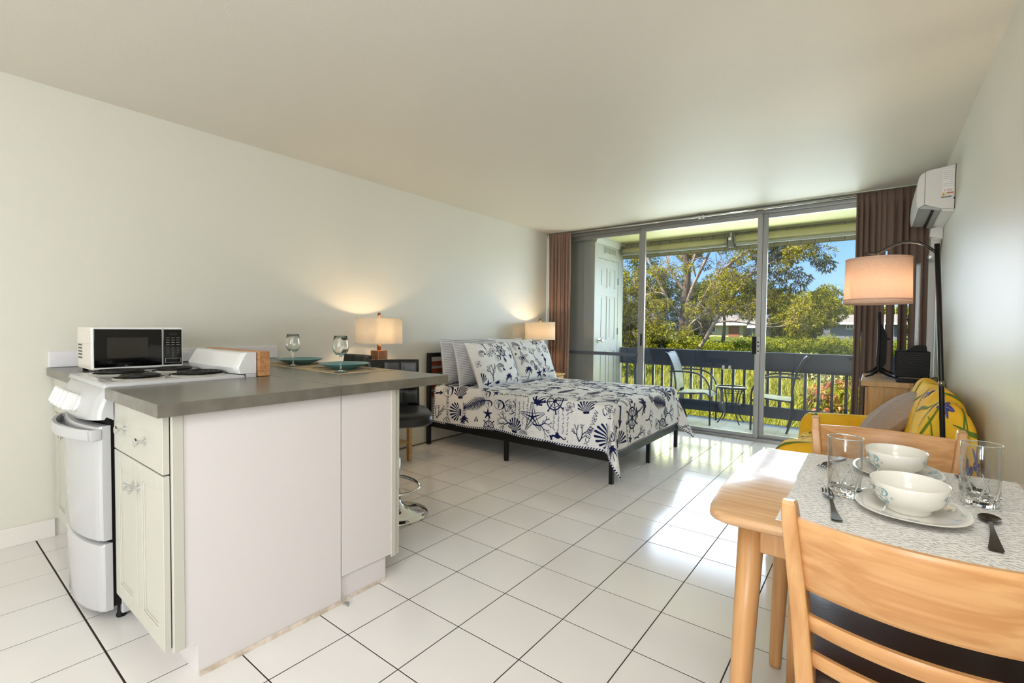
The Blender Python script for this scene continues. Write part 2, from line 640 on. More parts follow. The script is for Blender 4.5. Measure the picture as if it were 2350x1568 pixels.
for i in range(15):
    for j in range(-16, 18):
        x0, x1 = T0X + i * TS + G, T0X + (i + 1) * TS - G
        y0, y1 = T0Y + j * TS + G, T0Y + (j + 1) * TS - G
        if j == 0: y0 += 0.0022
        x0, x1, y0, y1 = max(x0, 0.0), min(x1, RX), max(y0, RY0), min(y1, RY1)
        if x1 - x0 < 0.02 or y1 - y0 < 0.02:
            continue
        if y0 >= 0.08:
            tile_piece('tile', x0, x1, y0, y1, 0.0, tile_mat, fl, 0.0011)
        else:
            rear.box(x0, x1, y0, y1, -0.008, 0)
tag(rear.build('rear_tiles', tile_mat, fl), kind='stuff')

# ---------------------------------------------------------------- sliding glass door wall
door = empty('door_1', (0, 5.62, 0), 'aluminium sliding glass door across the end wall', None, None, 'structure')
b = MB()
b.box(0, RX, 5.57, 5.70, 2.425, CZ)
b.box(0, RX, 5.555, 5.57, 2.44, 2.452)
b.box(0, RX, 5.555, 5.57, 2.47, CZ)
b.build('head_track', alu, door)
b = MB()
b.box(0, RX, 5.565, 5.70, -0.02, 0.012)
for y in (5.567, 5.592, 5.625, 5.652, 5.685):
    b.box(0, RX, y, y + 0.008, 0.012, 0.03)
b.build('sill_track', alu, door)
MB().box(0.0, 0.04, 5.57, 5.70, 0, 2.43).build('side_jamb', alu, door)
b = MB()
b.box(RX - 0.05, RX, 5.57, 5.70, 0, 2.43)
b.box(RX - 0.10, RX - 0.06, 5.60, 5.66, 0, 2.43)
b.build('side_jamb', white_trim, door)
def sash(name, x0, x1, y, wl, wr, glass=True):
    f = MB()
    f.rbox(x0, x0 + wl, y - 0.018, y + 0.018, 0.02, 2.43, 0.002, 1)
    f.rbox(x1 - wr, x1, y - 0.018, y + 0.018, 0.02, 2.43, 0.002, 1)
    f.box(x0 + wl, x1 - wr, y - 0.015, y + 0.015, 0.02, 0.07)
    f.box(x0 + wl, x1 - wr, y - 0.015, y + 0.015, 2.38, 2.43)
    o = f.build(name, alu, door)
    MB().box(x0 + wl - 0.005, x1 - wr + 0.005, y - 0.003, y + 0.003, 0.065, 2.385).build('pane', window_glass, o)
    return o
s1 = sash('fixed_sash', 0.04, 1.305, 5.66, 0.05, 0.05)
MB().rbox(0.085, 1.26, 5.625, 5.65, 0.842, 0.884, 0.004, 1).build('push_bar', M('push_bar_grey', (84, 92, 106), 0.4, 0.3), s1)
s2 = sash('sliding_sash', 1.305, 2.645, 5.605, 0.052, 0.05)
MB().rbox(1.318, 1.333, 5.575, 5.60, 0.98, 1.13, 0.003, 1).build('latch', black_plastic, s2)
MB().rbox(2.575, 2.612, 5.545, 5.59, 0.935, 1.12, 0.004, 1).build('handle', black_plastic, s2)
b = MB().rbox(2.606, 2.648, 5.575, 5.588, 0.93, 1.125, 0.003, 1)
b.build('lock_plate', M('pale_steel', (170, 170, 168), 0.35, 0.6), s2)
for z in (0.965, 1.02, 1.06):
    MB().tube([(2.63, 5.58, z), (2.63, 5.571, z)], 0.008, 12).build('screw', black_plastic, s2)
sash('fixed_sash', 2.64, RX - 0.09, 5.66, 0.045, 0.05)

# ---------------------------------------------------------------- balcony shell
BY = 6.78
bf = structure('balcony_floor', MB().box(-0.12, RX + 0.12, 5.70, BY + 0.04, -0.3, -0.021), grout_mat, 'white tiled balcony floor beyond the glass door')
btile = M('balcony_tile', (226, 230, 234), 0.22, var=(4, 0.05))
for i in range(14):
    for j in range(4):
        x0, x1 = 0.02 + i * TS, 0.02 + (i + 1) * TS - 0.003
        y0, y1 = 5.71 + j * TS, 5.71 + (j + 1) * TS - 0.003
        x1, y1 = min(x1, RX), min(y1, BY)
        if x1 - x0 > 0.03 and y1 - y0 > 0.03:
            tile_piece('tile', x0, x1, y0, y1, -0.02, btile, bf)
lan = M('balcony_ceiling_bounce', (200, 198, 148), 0.6, bump=(80, 0.1, 0.002))  # yellow-green bounce light from the garden is put into this colour
structure('balcony_ceiling', MB().box(-0.12, RX + 0.12, 5.70, 6.97, CZ, CZ + 0.25), lan, 'balcony ceiling beyond the glass, tinted with garden bounce light')
bb = structure('balcony_beam', MB().box(-0.12, RX + 0.12, 6.84, 6.93, 2.27, CZ), M('beam_core', (96, 92, 70), 0.8), 'edge beam of small blocks along balcony ceiling')  # darker beam body shows in the joints between blocks
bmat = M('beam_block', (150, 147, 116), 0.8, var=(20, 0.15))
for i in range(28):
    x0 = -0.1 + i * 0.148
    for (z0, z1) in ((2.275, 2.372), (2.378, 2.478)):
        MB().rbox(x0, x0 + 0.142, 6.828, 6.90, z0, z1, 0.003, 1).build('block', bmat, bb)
tag(MB().rbox(-0.12, RX + 0.12, 6.90, 6.99, 2.62, 2.74, 0.01, 1).build('roof_edge', M('roof_edge', (120, 112, 90), 0.8)), 'brown roof edge above the balcony', None, None, 'structure')

# closet on the balcony's left end
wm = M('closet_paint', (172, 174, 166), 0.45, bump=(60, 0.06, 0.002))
wg = M('closet_shaded', (158, 160, 154), 0.6)  # darker copy of the closet paint for the shaded side facing the room
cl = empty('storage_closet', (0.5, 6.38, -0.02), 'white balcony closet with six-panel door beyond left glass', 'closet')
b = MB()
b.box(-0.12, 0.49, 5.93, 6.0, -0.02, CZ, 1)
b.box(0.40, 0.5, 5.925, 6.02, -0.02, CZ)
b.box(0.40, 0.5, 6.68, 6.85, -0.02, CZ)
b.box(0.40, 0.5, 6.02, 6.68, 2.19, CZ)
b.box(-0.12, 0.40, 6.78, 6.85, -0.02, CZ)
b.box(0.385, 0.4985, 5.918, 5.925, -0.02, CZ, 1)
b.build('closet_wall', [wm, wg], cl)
MB().prism([(0.5, CZ), (0.5, 2.385), (0.515, 2.385), (0.54, 2.45), (0.545, CZ)], 5.92, 6.85, 'y').build('cornice', wm, cl)
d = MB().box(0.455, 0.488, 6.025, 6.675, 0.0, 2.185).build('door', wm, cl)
b = MB()
for (y0, y1) in ((6.025, 6.12), (6.315, 6.385), (6.58, 6.675)):
    b.box(0.488, 0.496, y0, y1, 0, 2.185)
for (z0, z1) in ((0, 0.2), (0.86, 1.03), (1.66, 1.78), (2.06, 2.185)):
    for (y0, y1) in ((6.12, 6.315), (6.385, 6.58)):
        b.box(0.488, 0.496, y0, y1, z0, z1)
b.build('door_rails', wm, cl)
for (z0, z1) in ((0.2, 0.86), (1.03, 1.66), (1.78, 2.06)):
    for (y0, y1) in ((6.12, 6.315), (6.385, 6.58)):
        MB().prism([(y0 + .03, z0 + .03), (y1 - .03, z0 + .03), (y1 - .03, z1 - .03), (y0 + .03, z1 - .03)], 0.487, 0.494, 'x').build('panel', wm, d)
b = MB()
b.tube([(0.49, 6.06, 1.02), (0.505, 6.06, 1.02)], 0.03, 20)
b.tube([(0.505, 6.06, 1.02), (0.53, 6.06, 1.02), (0.545, 6.06, 1.02), (0.565, 6.06, 1.02), (0.572, 6.06, 1.02)], [0.012, 0.012, 0.026, 0.028, 0.015], 20)
b.build('knob', chrome, d)
for z in (0.3, 1.15, 1.9):
    MB().box(0.49, 0.503, 6.665, 6.69, z - 0.05, z + 0.05).build('hinge', steel, d)
v = MB()
v.box(0.5, 0.506, 6.19, 6.59, 2.265, 2.375)
v = v.build('vent', wm, cl)
for k in range(3):
    y0 = 6.21 + k * 0.127
    b = MB().box(0.506, 0.508, y0, y0 + 0.105, 2.28, 2.362)
    b = b.build('vent_recess', alu_dark, v)
    for q in range(8):
        MB().box(0.507, 0.512, y0, y0 + 0.105, 2.282 + q * 0.0105, 2.287 + q * 0.0105).build('slat', wm, v)

# railing
rm = M('railing_paint', (36, 50, 74), 0.5, bump=(40, 0.1, 0.002), var=(6, 0.1))
ra = empty('balcony_railing', (2.26, 6.8, -0.02), 'dark blue-grey balcony railing with wide top board', 'railing')
MB().rbox(0.51, RX, 6.775, 6.81, 0.665, 0.905, 0.004, 1).build('top_board', rm, ra)
MB().rbox(0.51, RX, 6.775, 6.81, 0.065, 0.212, 0.004, 1).build('bottom_board', rm, ra)
MB().rbox(2.823, 2.829, 6.772, 6.775, 0.665, 0.905, 0.001, 1).build('board_seam', M('seam', (20, 25, 34), 0.8), ra)
x = 0.595
while x < RX - 0.02:
    MB().rbox(x, x + 0.034, 6.79, 6.825, 0.10, 0.80, 0.003, 1).build('baluster', rm, ra)
    x += 0.1375
for k, x in enumerate((2.005, 2.085)):
    h = MB()
    h.tube(smoothpath([(x - .012, 6.768, 0.70), (x - .014, 6.765, 0.678), (x, 6.762, 0.655), (x + .012, 6.764, 0.672), (x + .004, 6.768, 0.69)], 4), 0.005, 8)
    h.rbox(x - 0.016, x + 0.014, 6.77, 6.775, 0.672, 0.712, 0.003, 1)
    tag(h.build('hook', white_plastic), ('left' if k == 0 else 'right') + '-hand of two small white hooks stuck on the railing board', 'hook', 'white hooks on the railing')

# rolled shades under the balcony beam
shade_mat = M('shade_fabric', (176, 172, 128), 0.9, bump=((300, 30, 300), 0.15, 0.001), var=(5, 0.1))
def roller(x0, x1, z, r, drop, label):
    o = empty('roller_shade', ((x0 + x1) / 2, 6.74, z), label, 'shade', 'rolled sun shades under the balcony beam')
    MB().tube([(x0, 6.74, z), (x1, 6.74, z)], r, 20).build('roll', shade_mat, o)
    if drop:
        MB().box(x0 + 0.01, x1 - 0.01, 6.775 - r, 6.779 - r, z - drop, z).build('fabric', shade_mat, o)
        MB().rbox(x0 + 0.01, x1 - 0.01, 6.766 - r, 6.786 - r, z - drop - 0.035, z - drop, 0.006, 2).build('hem_bar', M('hem_bar', (150, 156, 158), 0.4), o)
    else:
        MB().rbox(x0, x1, 6.70, 6.72, z - r - 0.02, z - r + 0.005, 0.005, 2).build('hem_bar', M('hem_bar', (150, 156, 158), 0.4), o)
    for x in (x0 - 0.012, x1):
        MB().rbox(x, x + 0.012, 6.68, 6.83, z - 0.06, z + 0.07, 0.004, 1).build('bracket', alu_dark, o)
    return o
roller(0.55, 2.02, 2.36, 0.048, 0, 'thin rolled cream shade under the beam, beside the closet')
roller(2.125, RX - 0.03, 2.385, 0.052, 0.055, 'rolled cream shade hanging lower, towards the right curtain')
b = MB()
b.rbox(2.035, 2.105, 6.70, 6.80, 2.28, 2.41, 0.006, 1)
b.tube([(2.07, 6.69, 2.385), (2.07, 6.67, 2.385)], 0.02, 14, 1)
b.tube(smoothpath([(2.05, 6.7, 2.29), (2.045, 6.7, 2.26), (2.05, 6.7, 2.22)], 4), 0.005, 8)
b.tube(smoothpath([(2.09, 6.7, 2.29), (2.092, 6.7, 2.25)], 4), 0.005, 8)
b.tube([(2.07, 6.74, 2.41), (2.07, 6.74, CZ)], 0.012, 8, 1)
tag(b.build('shade_bracket', [alu_dark, white_plastic]), 'grey bracket between the two rolled balcony shades', 'bracket')

# ---------------------------------------------------------------- curtains and rod
cm_l = M('curtain_brown', (132, 104, 90), 0.85, sheen=0.2, bump=((300, 300, 40), 0.1, 0.001))
cm = cloth_translucent('curtain_right_brown', (118, 98, 89), 0.13)
rod = empty('curtain_rod', (2.0, 5.49, 2.452), 'metal double curtain rod along the top of glass door', 'curtain rod')
MB().tube([(-0.0, 5.49, 2.452), (RX, 5.49, 2.452)], 0.011, 12).build('pole', chrome, rod)
MB().tube([(0.0, 5.53, 2.468), (RX, 5.53, 2.468)], 0.009, 12).build('rear_pole', alu, rod)
for x in (0.012, 2.02, 2.06):
    b = MB()
    b.tube([(x - 0.014, 5.49, 2.452), (x + 0.014, 5.49, 2.452)], 0.022, 14)
    b.tube([(x, 5.49, 2.452), (x, 5.49, 2.485)], 0.006, 8)
    b.build('rod_bracket', chrome, rod)
def curtain(x0, x1, y, ztop, zbot, folds, amp, seed, mat, label, slits=()):
    rnd = random.Random(seed)
    ph = [rnd.uniform(0, 6.28) for _ in range(6)]
    def f(u, v):
        z = ztop + (zbot - ztop) * v
        gath = min(1.0, v * 14) * 0.75 + 0.25
        a = u * folds * 2 * PI + 1.3 * math.sin(u * 9 + ph[0]) + 0.8 * math.sin(u * 21 + ph[4])
        wob = 0.25 * math.sin(u * 17 + ph[1] + v * 1.3) + 0.2 * math.sin(u * 31 + ph[2])
        yy = y + amp * gath * (0.72 + 0.35 * math.sin(u * 13 + ph[5])) * (math.sin(a) + wob) + 0.008 * math.sin(v * 5 + u * 20)
        xx = x0 + (x1 - x0) * u + 0.35 * amp * gath * math.cos(a + 0.8) + 0.012 * math.sin(v * 4 + ph[3]) * v
        if v < 0.012:
            yy = y + 0.006 * math.sin(a * 2)
        return (xx, yy, z)
    nu = folds * 14
    b = MB().grid(f, nu, 40)
    if slits:  # narrow openings between hanging folds, closed at the heading
        keep = []
        for k, fc in enumerate(b.f):
            u, v = (k % nu) / nu, (k // nu) / 40
            keep.append(not any(a < u < c and v > d for (a, c, d) in slits))
        b.sm = [q for q, kk in zip(b.sm, keep) if kk]
        b.mi = [q for q, kk in zip(b.mi, keep) if kk]
        b.f = [q for q, kk in zip(b.f, keep) if kk]
    o = b.build('curtain', mat)
    return tag(o, label, 'curtain', 'brown curtains at the glass door')
curtain(0.03, 0.375, 5.47, 2.468, 0.03, 8, 0.026, 2, cm_l, 'brown curtain gathered beside the small bedside lamp')
curtain(3.44, 3.96, 5.47, 2.468, 0.03, 11, 0.026, 5, cm, 'brown curtain gathered behind the television',
        ((.10, .135, .5), (.285, .305, .25), (.45, .468, .2), (.59, .615, .3), (.735, .775, .26), (.87, .90, .26)))

# ================================================================== KITCHEN
def knob(mb_parent, x, y, z, d=(0, -1, 0)):
    """flared chrome cabinet knob standing off a front"""
    D = Vector(d)
    p = Vector((x, y, z))
    b = MB()
    b.tube([p, p + D * 0.004, p + D * 0.0045, p + D * 0.016, p + D * 0.02, p + D * 0.027, p + D * 0.031, p + D * 0.0325],
           [0.0085, 0.0085, 0.005, 0.005, 0.008, 0.0155, 0.0155, 0.011], 18)
    return b.build('knob', chrome, mb_parent, 40)
def shaker(parent, x0, x1, y, z0, z1, kx, kz):
    """framed door with a recessed panel, front face at y (facing -y)"""
    t = 0.019
    st = min(0.058, (x1 - x0) * 0.28)
    d = MB()
    d.rbox(x0, x0 + st, y, y + t, z0, z1, 0.0015, 1)
    d.rbox(x1 - st, x1, y, y + t, z0, z1, 0.0015, 1)
    d.rbox(x0 + st, x1 - st, y, y + t, z0, z0 + st, 0.0015, 1)
    d.rbox(x0 + st, x1 - st, y, y + t, z1 - st, z1, 0.0015, 1)
    d = d.build('door', cream_lacquer, parent)
    MB().box(x0 + st, x1 - st, y + 0.008, y + t - 0.002, z0 + st, z1 - st).build('door_panel', cream_lacquer, d)
    m = MB()
    g = 0.006
    for (a, b_, c_, e_) in ((x0 + st, x0 + st + g, z0 + st, z1 - st), (x1 - st - g, x1 - st, z0 + st, z1 - st),
                            (x0 + st, x1 - st, z0 + st, z0 + st + g), (x0 + st, x1 - st, z1 - st - g, z1 - st)):
        m.rbox(a, b_, y + 0.003, y + 0.012, c_, e_, 0.002, 1)
    m.build('bead', cream_lacquer, d)
    knob(d, kx, y, kz)
    return d

# right-hand base cabinet with its long side panel
cab = empty('base_cabinet', (1.55, 0.82, 0), 'cream base cabinet right of the stove with long white side panel', 'cabinet', 'cream kitchen base cabinets')
YF = 0.507
MB().box(1.275, 1.812, 0.532, 1.10, 0.12, 0.899).build('body', cream_lacquer, cab)
p = MB()
p.prism([(0.529, 0.119), (0.597, 0.119), (0.597, 0.0), (1.133, 0.0), (1.133, 0.9), (0.529, 0.9)], 1.812, 1.83, 'x')
p.build('side_panel', white_panel, cab)
MB().rbox(1.822, 1.834, 0.527, 0.56, 0.119, 0.9, 0.002, 1).build('edge_strip', cream_lacquer, cab)
MB().box(1.275, 1.811, 0.60, 0.612, 0.0, 0.12).build('toe_kick', white_panel, cab)
MB().box(1.28, 1.812, 0.5255, 0.5325, 0.13, 0.89).build('shadow_gap', M('gap_dark', (30, 28, 26), 0.9), cab)
dr = MB().rbox(1.262, 1.815, YF, YF + 0.019, 0.705, 0.892, 0.0015, 1).build('drawer', cream_lacquer, cab)
knob(dr, 1.41, YF, 0.80)
knob(dr, 1.645, YF, 0.79)
shaker(cab, 1.262, 1.535, YF, 0.125, 0.70, 1.510, 0.612)
shaker(cab, 1.542, 1.815, YF, 0.125, 0.70, 1.567, 0.612)
MB().box(1.8305, 1.8345, 0.6, 1.133, 0.0, 0.018).build('sealant', M('sealant_cream', (222, 211, 198), 0.8, var=(30, 0.35, (188, 172, 152))), cab)
# left-hand base cabinet in the corner
cab2 = empty('base_cabinet', (0.33, 0.82, 0), 'cream base cabinet in the corner left of the stove', 'cabinet', 'cream kitchen base cabinets')
MB().box(0.02, 0.64, 0.542, 1.10, 0.12, 0.899).build('body', cream_lacquer, cab2)
MB().box(0.02, 0.64, 0.6, 0.615, 0.0, 0.12).build('toe_kick', white_panel, cab2)
dr = MB().rbox(0.025, 0.64, 0.517, 0.536, 0.705, 0.892, 0.0015, 1).build('drawer', cream_lacquer, cab2)
knob(dr, 0.19, 0.517, 0.80)
knob(dr, 0.48, 0.517, 0.79)
shaker(cab2, 0.025, 0.33, 0.517, 0.125, 0.70, 0.303, 0.612)
shaker(cab2, 0.335, 0.64, 0.517, 0.125, 0.70, 0.362, 0.612)
# shallow cabinet under the bar, doors facing the stools
cab3 = empty('bar_cabinet', (1.5, 1.3, 0), 'shallow white cabinet carrying the breakfast bar end', 'cabinet')
MB().box(1.0, 1.83, 1.137, 1.42, 0.118, 0.9).build('body', white_panel, cab3)
MB().box(1.0, 1.818, 1.137, 1.373, 0.0, 0.12).build('plinth', white_panel, cab3)
for (x0, x1) in ((1.005, 1.412), (1.418, 1.826)):
    d = MB().rbox(x0, x1, 1.428, 1.447, 0.105, 0.893, 0.0015, 1).build('door', cream_lacquer, cab3)
    knob(d, x0 + 0.03 if x0 > 1.2 else x1 - 0.03, 1.447, 0.8, (0, 1, 0))
MB().rbox(1.828, 1.835, 1.395, 1.42, 0.105, 0.9, 0.0015, 1).build('edge_strip', cream_lacquer, cab3)
MB().rbox(1.8185, 1.8225, 1.137, 1.373, 0.0, 0.014, 0.001, 1).build('sealant', MATS['sealant_cream'], cab3)
MB().prism([(1.836, 1.138), (1.872, 1.142), (1.85, 1.16), (1.836, 1.155)], 0.0, 0.006, 'z').build('sealant_lump', M('lump_grey', (150, 148, 142), 0.7), cab3)

# worktops
wt = MB().rbox(1.272, 1.872, 0.478, 1.109, 0.9, 0.943, 0.0025, 2).build('worktop', worktop_mat)
tag(wt, 'grey laminate worktop slab right of the white stove', 'worktop', 'grey kitchen worktops')
wt = MB().rbox(0.0, 0.652, 0.492, 1.109, 0.9, 0.943, 0.0025, 2).build('worktop', worktop_mat)
tag(wt, 'grey laminate worktop slab under the microwave in the corner', 'worktop', 'grey kitchen worktops')
wt = MB().rbox(0.0, 1.87, 1.111, 1.728, 0.9, 0.943, 0.0025, 2).build('worktop', worktop_mat)
tag(wt, 'long grey laminate breakfast bar top with the place settings', 'worktop', 'grey kitchen worktops')

# ---------------------------------------------------------------- stove
SX0, SX1 = 0.658, 1.268
st = empty('stove', (0.963, 0.78, 0), 'white electric stove with four black coil burners and curved oven door', 'stove')
MB().rbox(SX0 + 0.005, 1.234, 0.53, 1.03, 0.02, 0.925, 0.004, 1).build('body', white_enamel, st)
MB().box(SX0 + 0.012, 1.228, 0.500, 0.531, 0.06, 0.90).build('door_gap', M('oven_gap_shade', (8, 8, 8), 0.9), st)  # black slab put in as the shade of the oven door gap
def bow(u, depth):  # bowed front, u in 0..1 across the width
    return -depth * (1 - (2 * u - 1) ** 2)
def bowed(z0, z1, y0, depth, thick, x0, x1, zc0=0.0, zc1=0.0, n=20, r=0.012):
    """bowed slab: front curved in plan, top and bottom edge curved by zc0/zc1, rounded rim"""
    b = MB()
    prof = [(0.0, thick, 0), (0.0, r, 0), (r * 0.3, r * 0.3, 0), (r, 0.0, 0)]
    vs = []
    rows = [(z0, thick, 0), (z0, r, 1), (z0 + r * 0.3, r * 0.3, 1), (z0 + r, 0, 1), (z1 - r, 0, 2), (z1 - r * 0.3, r * 0.3, 2), (z1, r, 2), (z1, thick, 2)]
    def f(u, v):
        k = min(int(round(v * 7)), 7)
        z, dy, wh = rows[k]
        q = bow(u, 1.0)
        zz = z + (q * -zc0 if wh in (0, 1) else 0) + (q * -zc1 if wh == 2 else 0)
        e = min(u, 1 - u)
        rim = r * (1 - min(1, e / 0.03)) ** 2
        return (x0 + (x1 - x0) * u, y0 + bow(u, depth) + max(dy, rim if dy < thick else 0), zz)
    us = sorted(set([0, .008, .02, .035] + [i / n for i in range(1, n)] + [.965, .98, .992, 1]))
    nn = len(us) - 1
    b.grid(lambda u, v: f(us[int(round(u * nn))], v), nn, 7)
    # side closures
    for u, flip in ((0.0, False), (1.0, True)):
        ring = [f(u, k / 7) for k in range(8)]
        b.add(ring, [tuple(range(8)) if flip else tuple(reversed(range(8)))])
    return b
DOOR_D = 0.036
dd = bowed(0.335, 0.79, 0.462, DOOR_D, 0.04, SX0 + 0.008, 1.235, -0.012, 0.0, r=0.014).build('oven_door', white_enamel, st, 40)
bowed(0.052, 0.322, 0.466, DOOR_D, 0.037, SX0 + 0.01, 1.236, -0.03, -0.012, r=0.014).build('drawer', white_enamel, st, 40)
# recessed top of the door with slots and the wrap-around handle
b = MB()
n = 24
path = []
for i in range(n + 1):
    u = i / n
    path.append((SX0 + 0.012 + (1.226 - SX0 - 0.012) * u, 0.447 + bow(u, 0.055), 0.757))
vs, fs = [], []
for (x, y, z) in path:
    vs += [(x, y, z - 0.022), (x, y - 0.012, z - 0.018), (x, y - 0.014, z + 0.014), (x, y - 0.008, z + 0.022), (x, y + 0.004, z + 0.022), (x, y + 0.006, z - 0.02)]
for i in range(n):
    for k in range(6):
        k2 = (k + 1) % 6
        fs.append((i * 6 + k, i * 6 + k2, (i + 1) * 6 + k2, (i + 1) * 6 + k))
fs += [tuple(range(6)), tuple(reversed([n * 6 + k for k in range(6)]))]
b.add(vs, fs, 0, True)
for u in (0, 1):
    x = path[0][0] if u == 0 else path[-1][0]
    b.rbox(x - 0.012, x + 0.012, 0.44, 0.475, 0.736, 0.779, 0.004, 2)
b.build('handle', white_enamel, dd, 45)
b = MB()
for i in range(1, n):
    pass
b.add([(p[0], p[1] + 0.004, 0.745) for p in path] + [(p[0], 0.47 + bow(i / n, DOOR_D), 0.745) for i, p in enumerate(path)],
      [(i, i + 1, n + 2 + i, n + 1 + i) for i in range(n)])
b.build('handle_tray', white_enamel, dd)
for (u, w_) in ((0.42, .03), (0.5, .012), (0.62, .012), (0.7, .035), (0.45, .03)):
    x = SX0 + (SX1 - SX0) * u
    y = 0.45 + bow(u, 0.045) + (0.014 if u != 0.45 else -0.01)
    MB().box(x - w_ / 2, x + w_ / 2, y - 0.002, y + 0.002, 0.7452, 0.7464).build('slot', black_plastic, dd)
# control fascia: sloped, bulging
b = MB()
prof = [(0.0, 0.815), (-0.028, 0.805), (-0.036, 0.82), (-0.034, 0.85), (-0.018, 0.905), (0.0, 0.935), (0.02, 0.938)]
def fas(u, v):
    k = int(round(v * 6))
    y, z = prof[k]
    e = min(u, 1 - u)
    rim = 0.022 * (1 - min(1, e / 0.045)) ** 2
    return (SX0 - 0.004 + (SX1 - SX0 + 0.008) * u, 0.482 + (y + rim if k not in (0, 6) else y) + bow(u, 0.022) * (1 if k < 5 else 0.6), z + (0.014 * (2 * u - 1) ** 2 if k < 2 else 0))
us = sorted(set([0, .01, .025, .045] + [i / 16 for i in range(1, 16)] + [.955, .975, .99, 1]))
nn = len(us) - 1
b.grid(lambda u, v: fas(us[int(round(u * nn))], v), nn, 6)
for u in (0.0, 1.0):
    ring = [fas(u, k / 6) for k in range(7)] + [(fas(u, 0)[0], 0.504, 0.938), (fas(u, 0)[0], 0.504, 0.815)]
    b.add(ring, [tuple(range(9)) if u == 1.0 else tuple(reversed(range(9)))])
fa = b.build('control_panel', white_enamel, st, 50)
for i in range(5):
    u = 0.17 + i * 0.125
    x = SX0 + (SX1 - SX0) * u
    c = Vector((x, 0.452 + bow(u, 0.018), 0.868))
    nrm = Vector((0, -0.93, 0.37)).normalized()
    kb = MB()
    kb.tube([c - nrm * 0.004, c + nrm * 0.006, c + nrm * 0.008], [0.034, 0.034, 0.028], 22)
    T = Matrix.Translation(c + nrm * 0.022) @ nrm.to_track_quat('Z', 'Y').to_matrix().to_4x4()
    kb.rbox(-0.0135, 0.0135, -0.036, 0.036, -0.018, 0.02, 0.009, 3, 0, T, True)
    kb.build('burner_knob', white_plastic, fa)
ucl = 0.86
x = SX0 + (SX1 - SX0) * ucl
MB().tube([(x, 0.462, 0.86), (x, 0.452, 0.862)], 0.004, 10).build('indicator', black_plastic, fa)
# cooktop
b = MB()
b.rbox(SX0 - 0.006, SX1 + 0.004, 0.475, 0.992, 0.932, 0.957, 0.012, 4)
ct = b.build('cooktop', white_enamel, st, 40)
MB().rbox(SX0 + 0.05, SX1 - 0.05, 0.51, 0.93, 0.9565, 0.9578, 0.0006, 1).build('cooktop_recess', M('enamel_shade', (206, 206, 206), 0.12), ct)
coil_mat = M('burner_coil', (22, 20, 19), 0.5, 0.4)
pan_mat = M('drip_pan', (190, 190, 190), 0.15, 1.0)
for (bx, by, br) in ((0.815, 0.625, 0.098), (1.105, 0.628, 0.078), (0.815, 0.845, 0.078), (1.105, 0.85, 0.098)):
    e = empty('burner', (bx, by, 0.958)); e.parent = st; e.location = Vector((bx, by, 0.958)) - st.location
    MB().lathe([(br + 0.014, 0.957), (br + 0.012, 0.9625), (br + 0.004, 0.9625), (br - 0.012, 0.9585), (0.004, 0.9583)], (bx, by, 0), 36).build('drip_pan', pan_mat, e)
    sp = []
    turns = 3.6
    for i in range(120):
        t = i / 119
        a = t * turns * 2 * PI
        r = 0.018 + (br - 0.02) * t
        sp.append((bx + r * math.cos(a), by + r * math.sin(a), 0.9685))
    cm_ = MB().tube(sp, 0.0062, 7)
    for k in range(3):
        a = k * 2 * PI / 3 + 0.5
        cm_.tube([(bx, by, 0.9615), (bx + br * math.cos(a), by + br * math.sin(a), 0.9615)], 0.003, 6)
    cm_.build('coil', coil_mat, e)
# backguard
b = MB()
def bgf(u, v):
    pr = [(0.0, 0.0), (-0.012, 0.012), (-0.018, 0.03), (0.012, 0.088), (0.02, 0.098), (0.032, 0.1), (0.075, 0.1), (0.075, 0.0)]
    k = int(round(v * 7))
    y, z = pr[k]
    e = min(u, 1 - u)
    rim = 0.014 * (1 - min(1, e / 0.04)) ** 2 if k in (1, 2, 3, 4) else 0
    return (SX0 + 0.004 + (SX1 - SX0 - 0.01) * u, 0.968 + y + rim + (bow(u, 0.016) if k in (0, 1, 2) else bow(u, 0.006) if k in (3, 4) else 0), 0.96 + z)
b.grid(lambda u, v: bgf(us[int(round(u * nn))], v), nn, 7)
for u in (0.0, 1.0):
    ring = [bgf(u, k / 7) for k in range(8)]
    b.add(ring, [tuple(range(8)) if u == 1.0 else tuple(reversed(range(8)))])
bgo = b.build('backguard', M('backguard_enamel', (218, 218, 217), 0.16), st, 45)
lg = MB()
for k, (dx, hh) in enumerate(((0, .006), (.008, .0065), (.014, .006), (.022, .0065), (.03, .006))):
    lg.box(0.895 + dx, 0.900 + dx, 0.9635, 0.9655, 1.014 + k * 0.0005, 1.014 + hh)
lg.build('badge', black_plastic, bgo)
MB().rbox(SX0 + 0.002, SX1 - 0.002, 0.997, 1.043, 0.936, 0.9585, 0.004, 2).build('rear_strip', white_enamel, st)
for x in (0.70, 1.20):
    MB().lathe([(0.001, 0.0), (0.017, 0.0), (0.018, 0.008), (0.014, 0.016), (0.012, 0.05)], (x, 0.535, 0), 16).build('foot', black_plastic, st)

# wooden board standing behind the stove
wd = M('board_wood', (196, 146, 98), 0.42, var=((6, 60, 60), 0.2, (160, 108, 66)))
wbb = MB().rbox(0.64, 1.283, 1.048, 1.098, 0.944, 1.064, 0.003, 2)
tag(wbb.build('chopping_block', wd), 'long pale wooden block standing on edge behind the stove', 'wooden block')

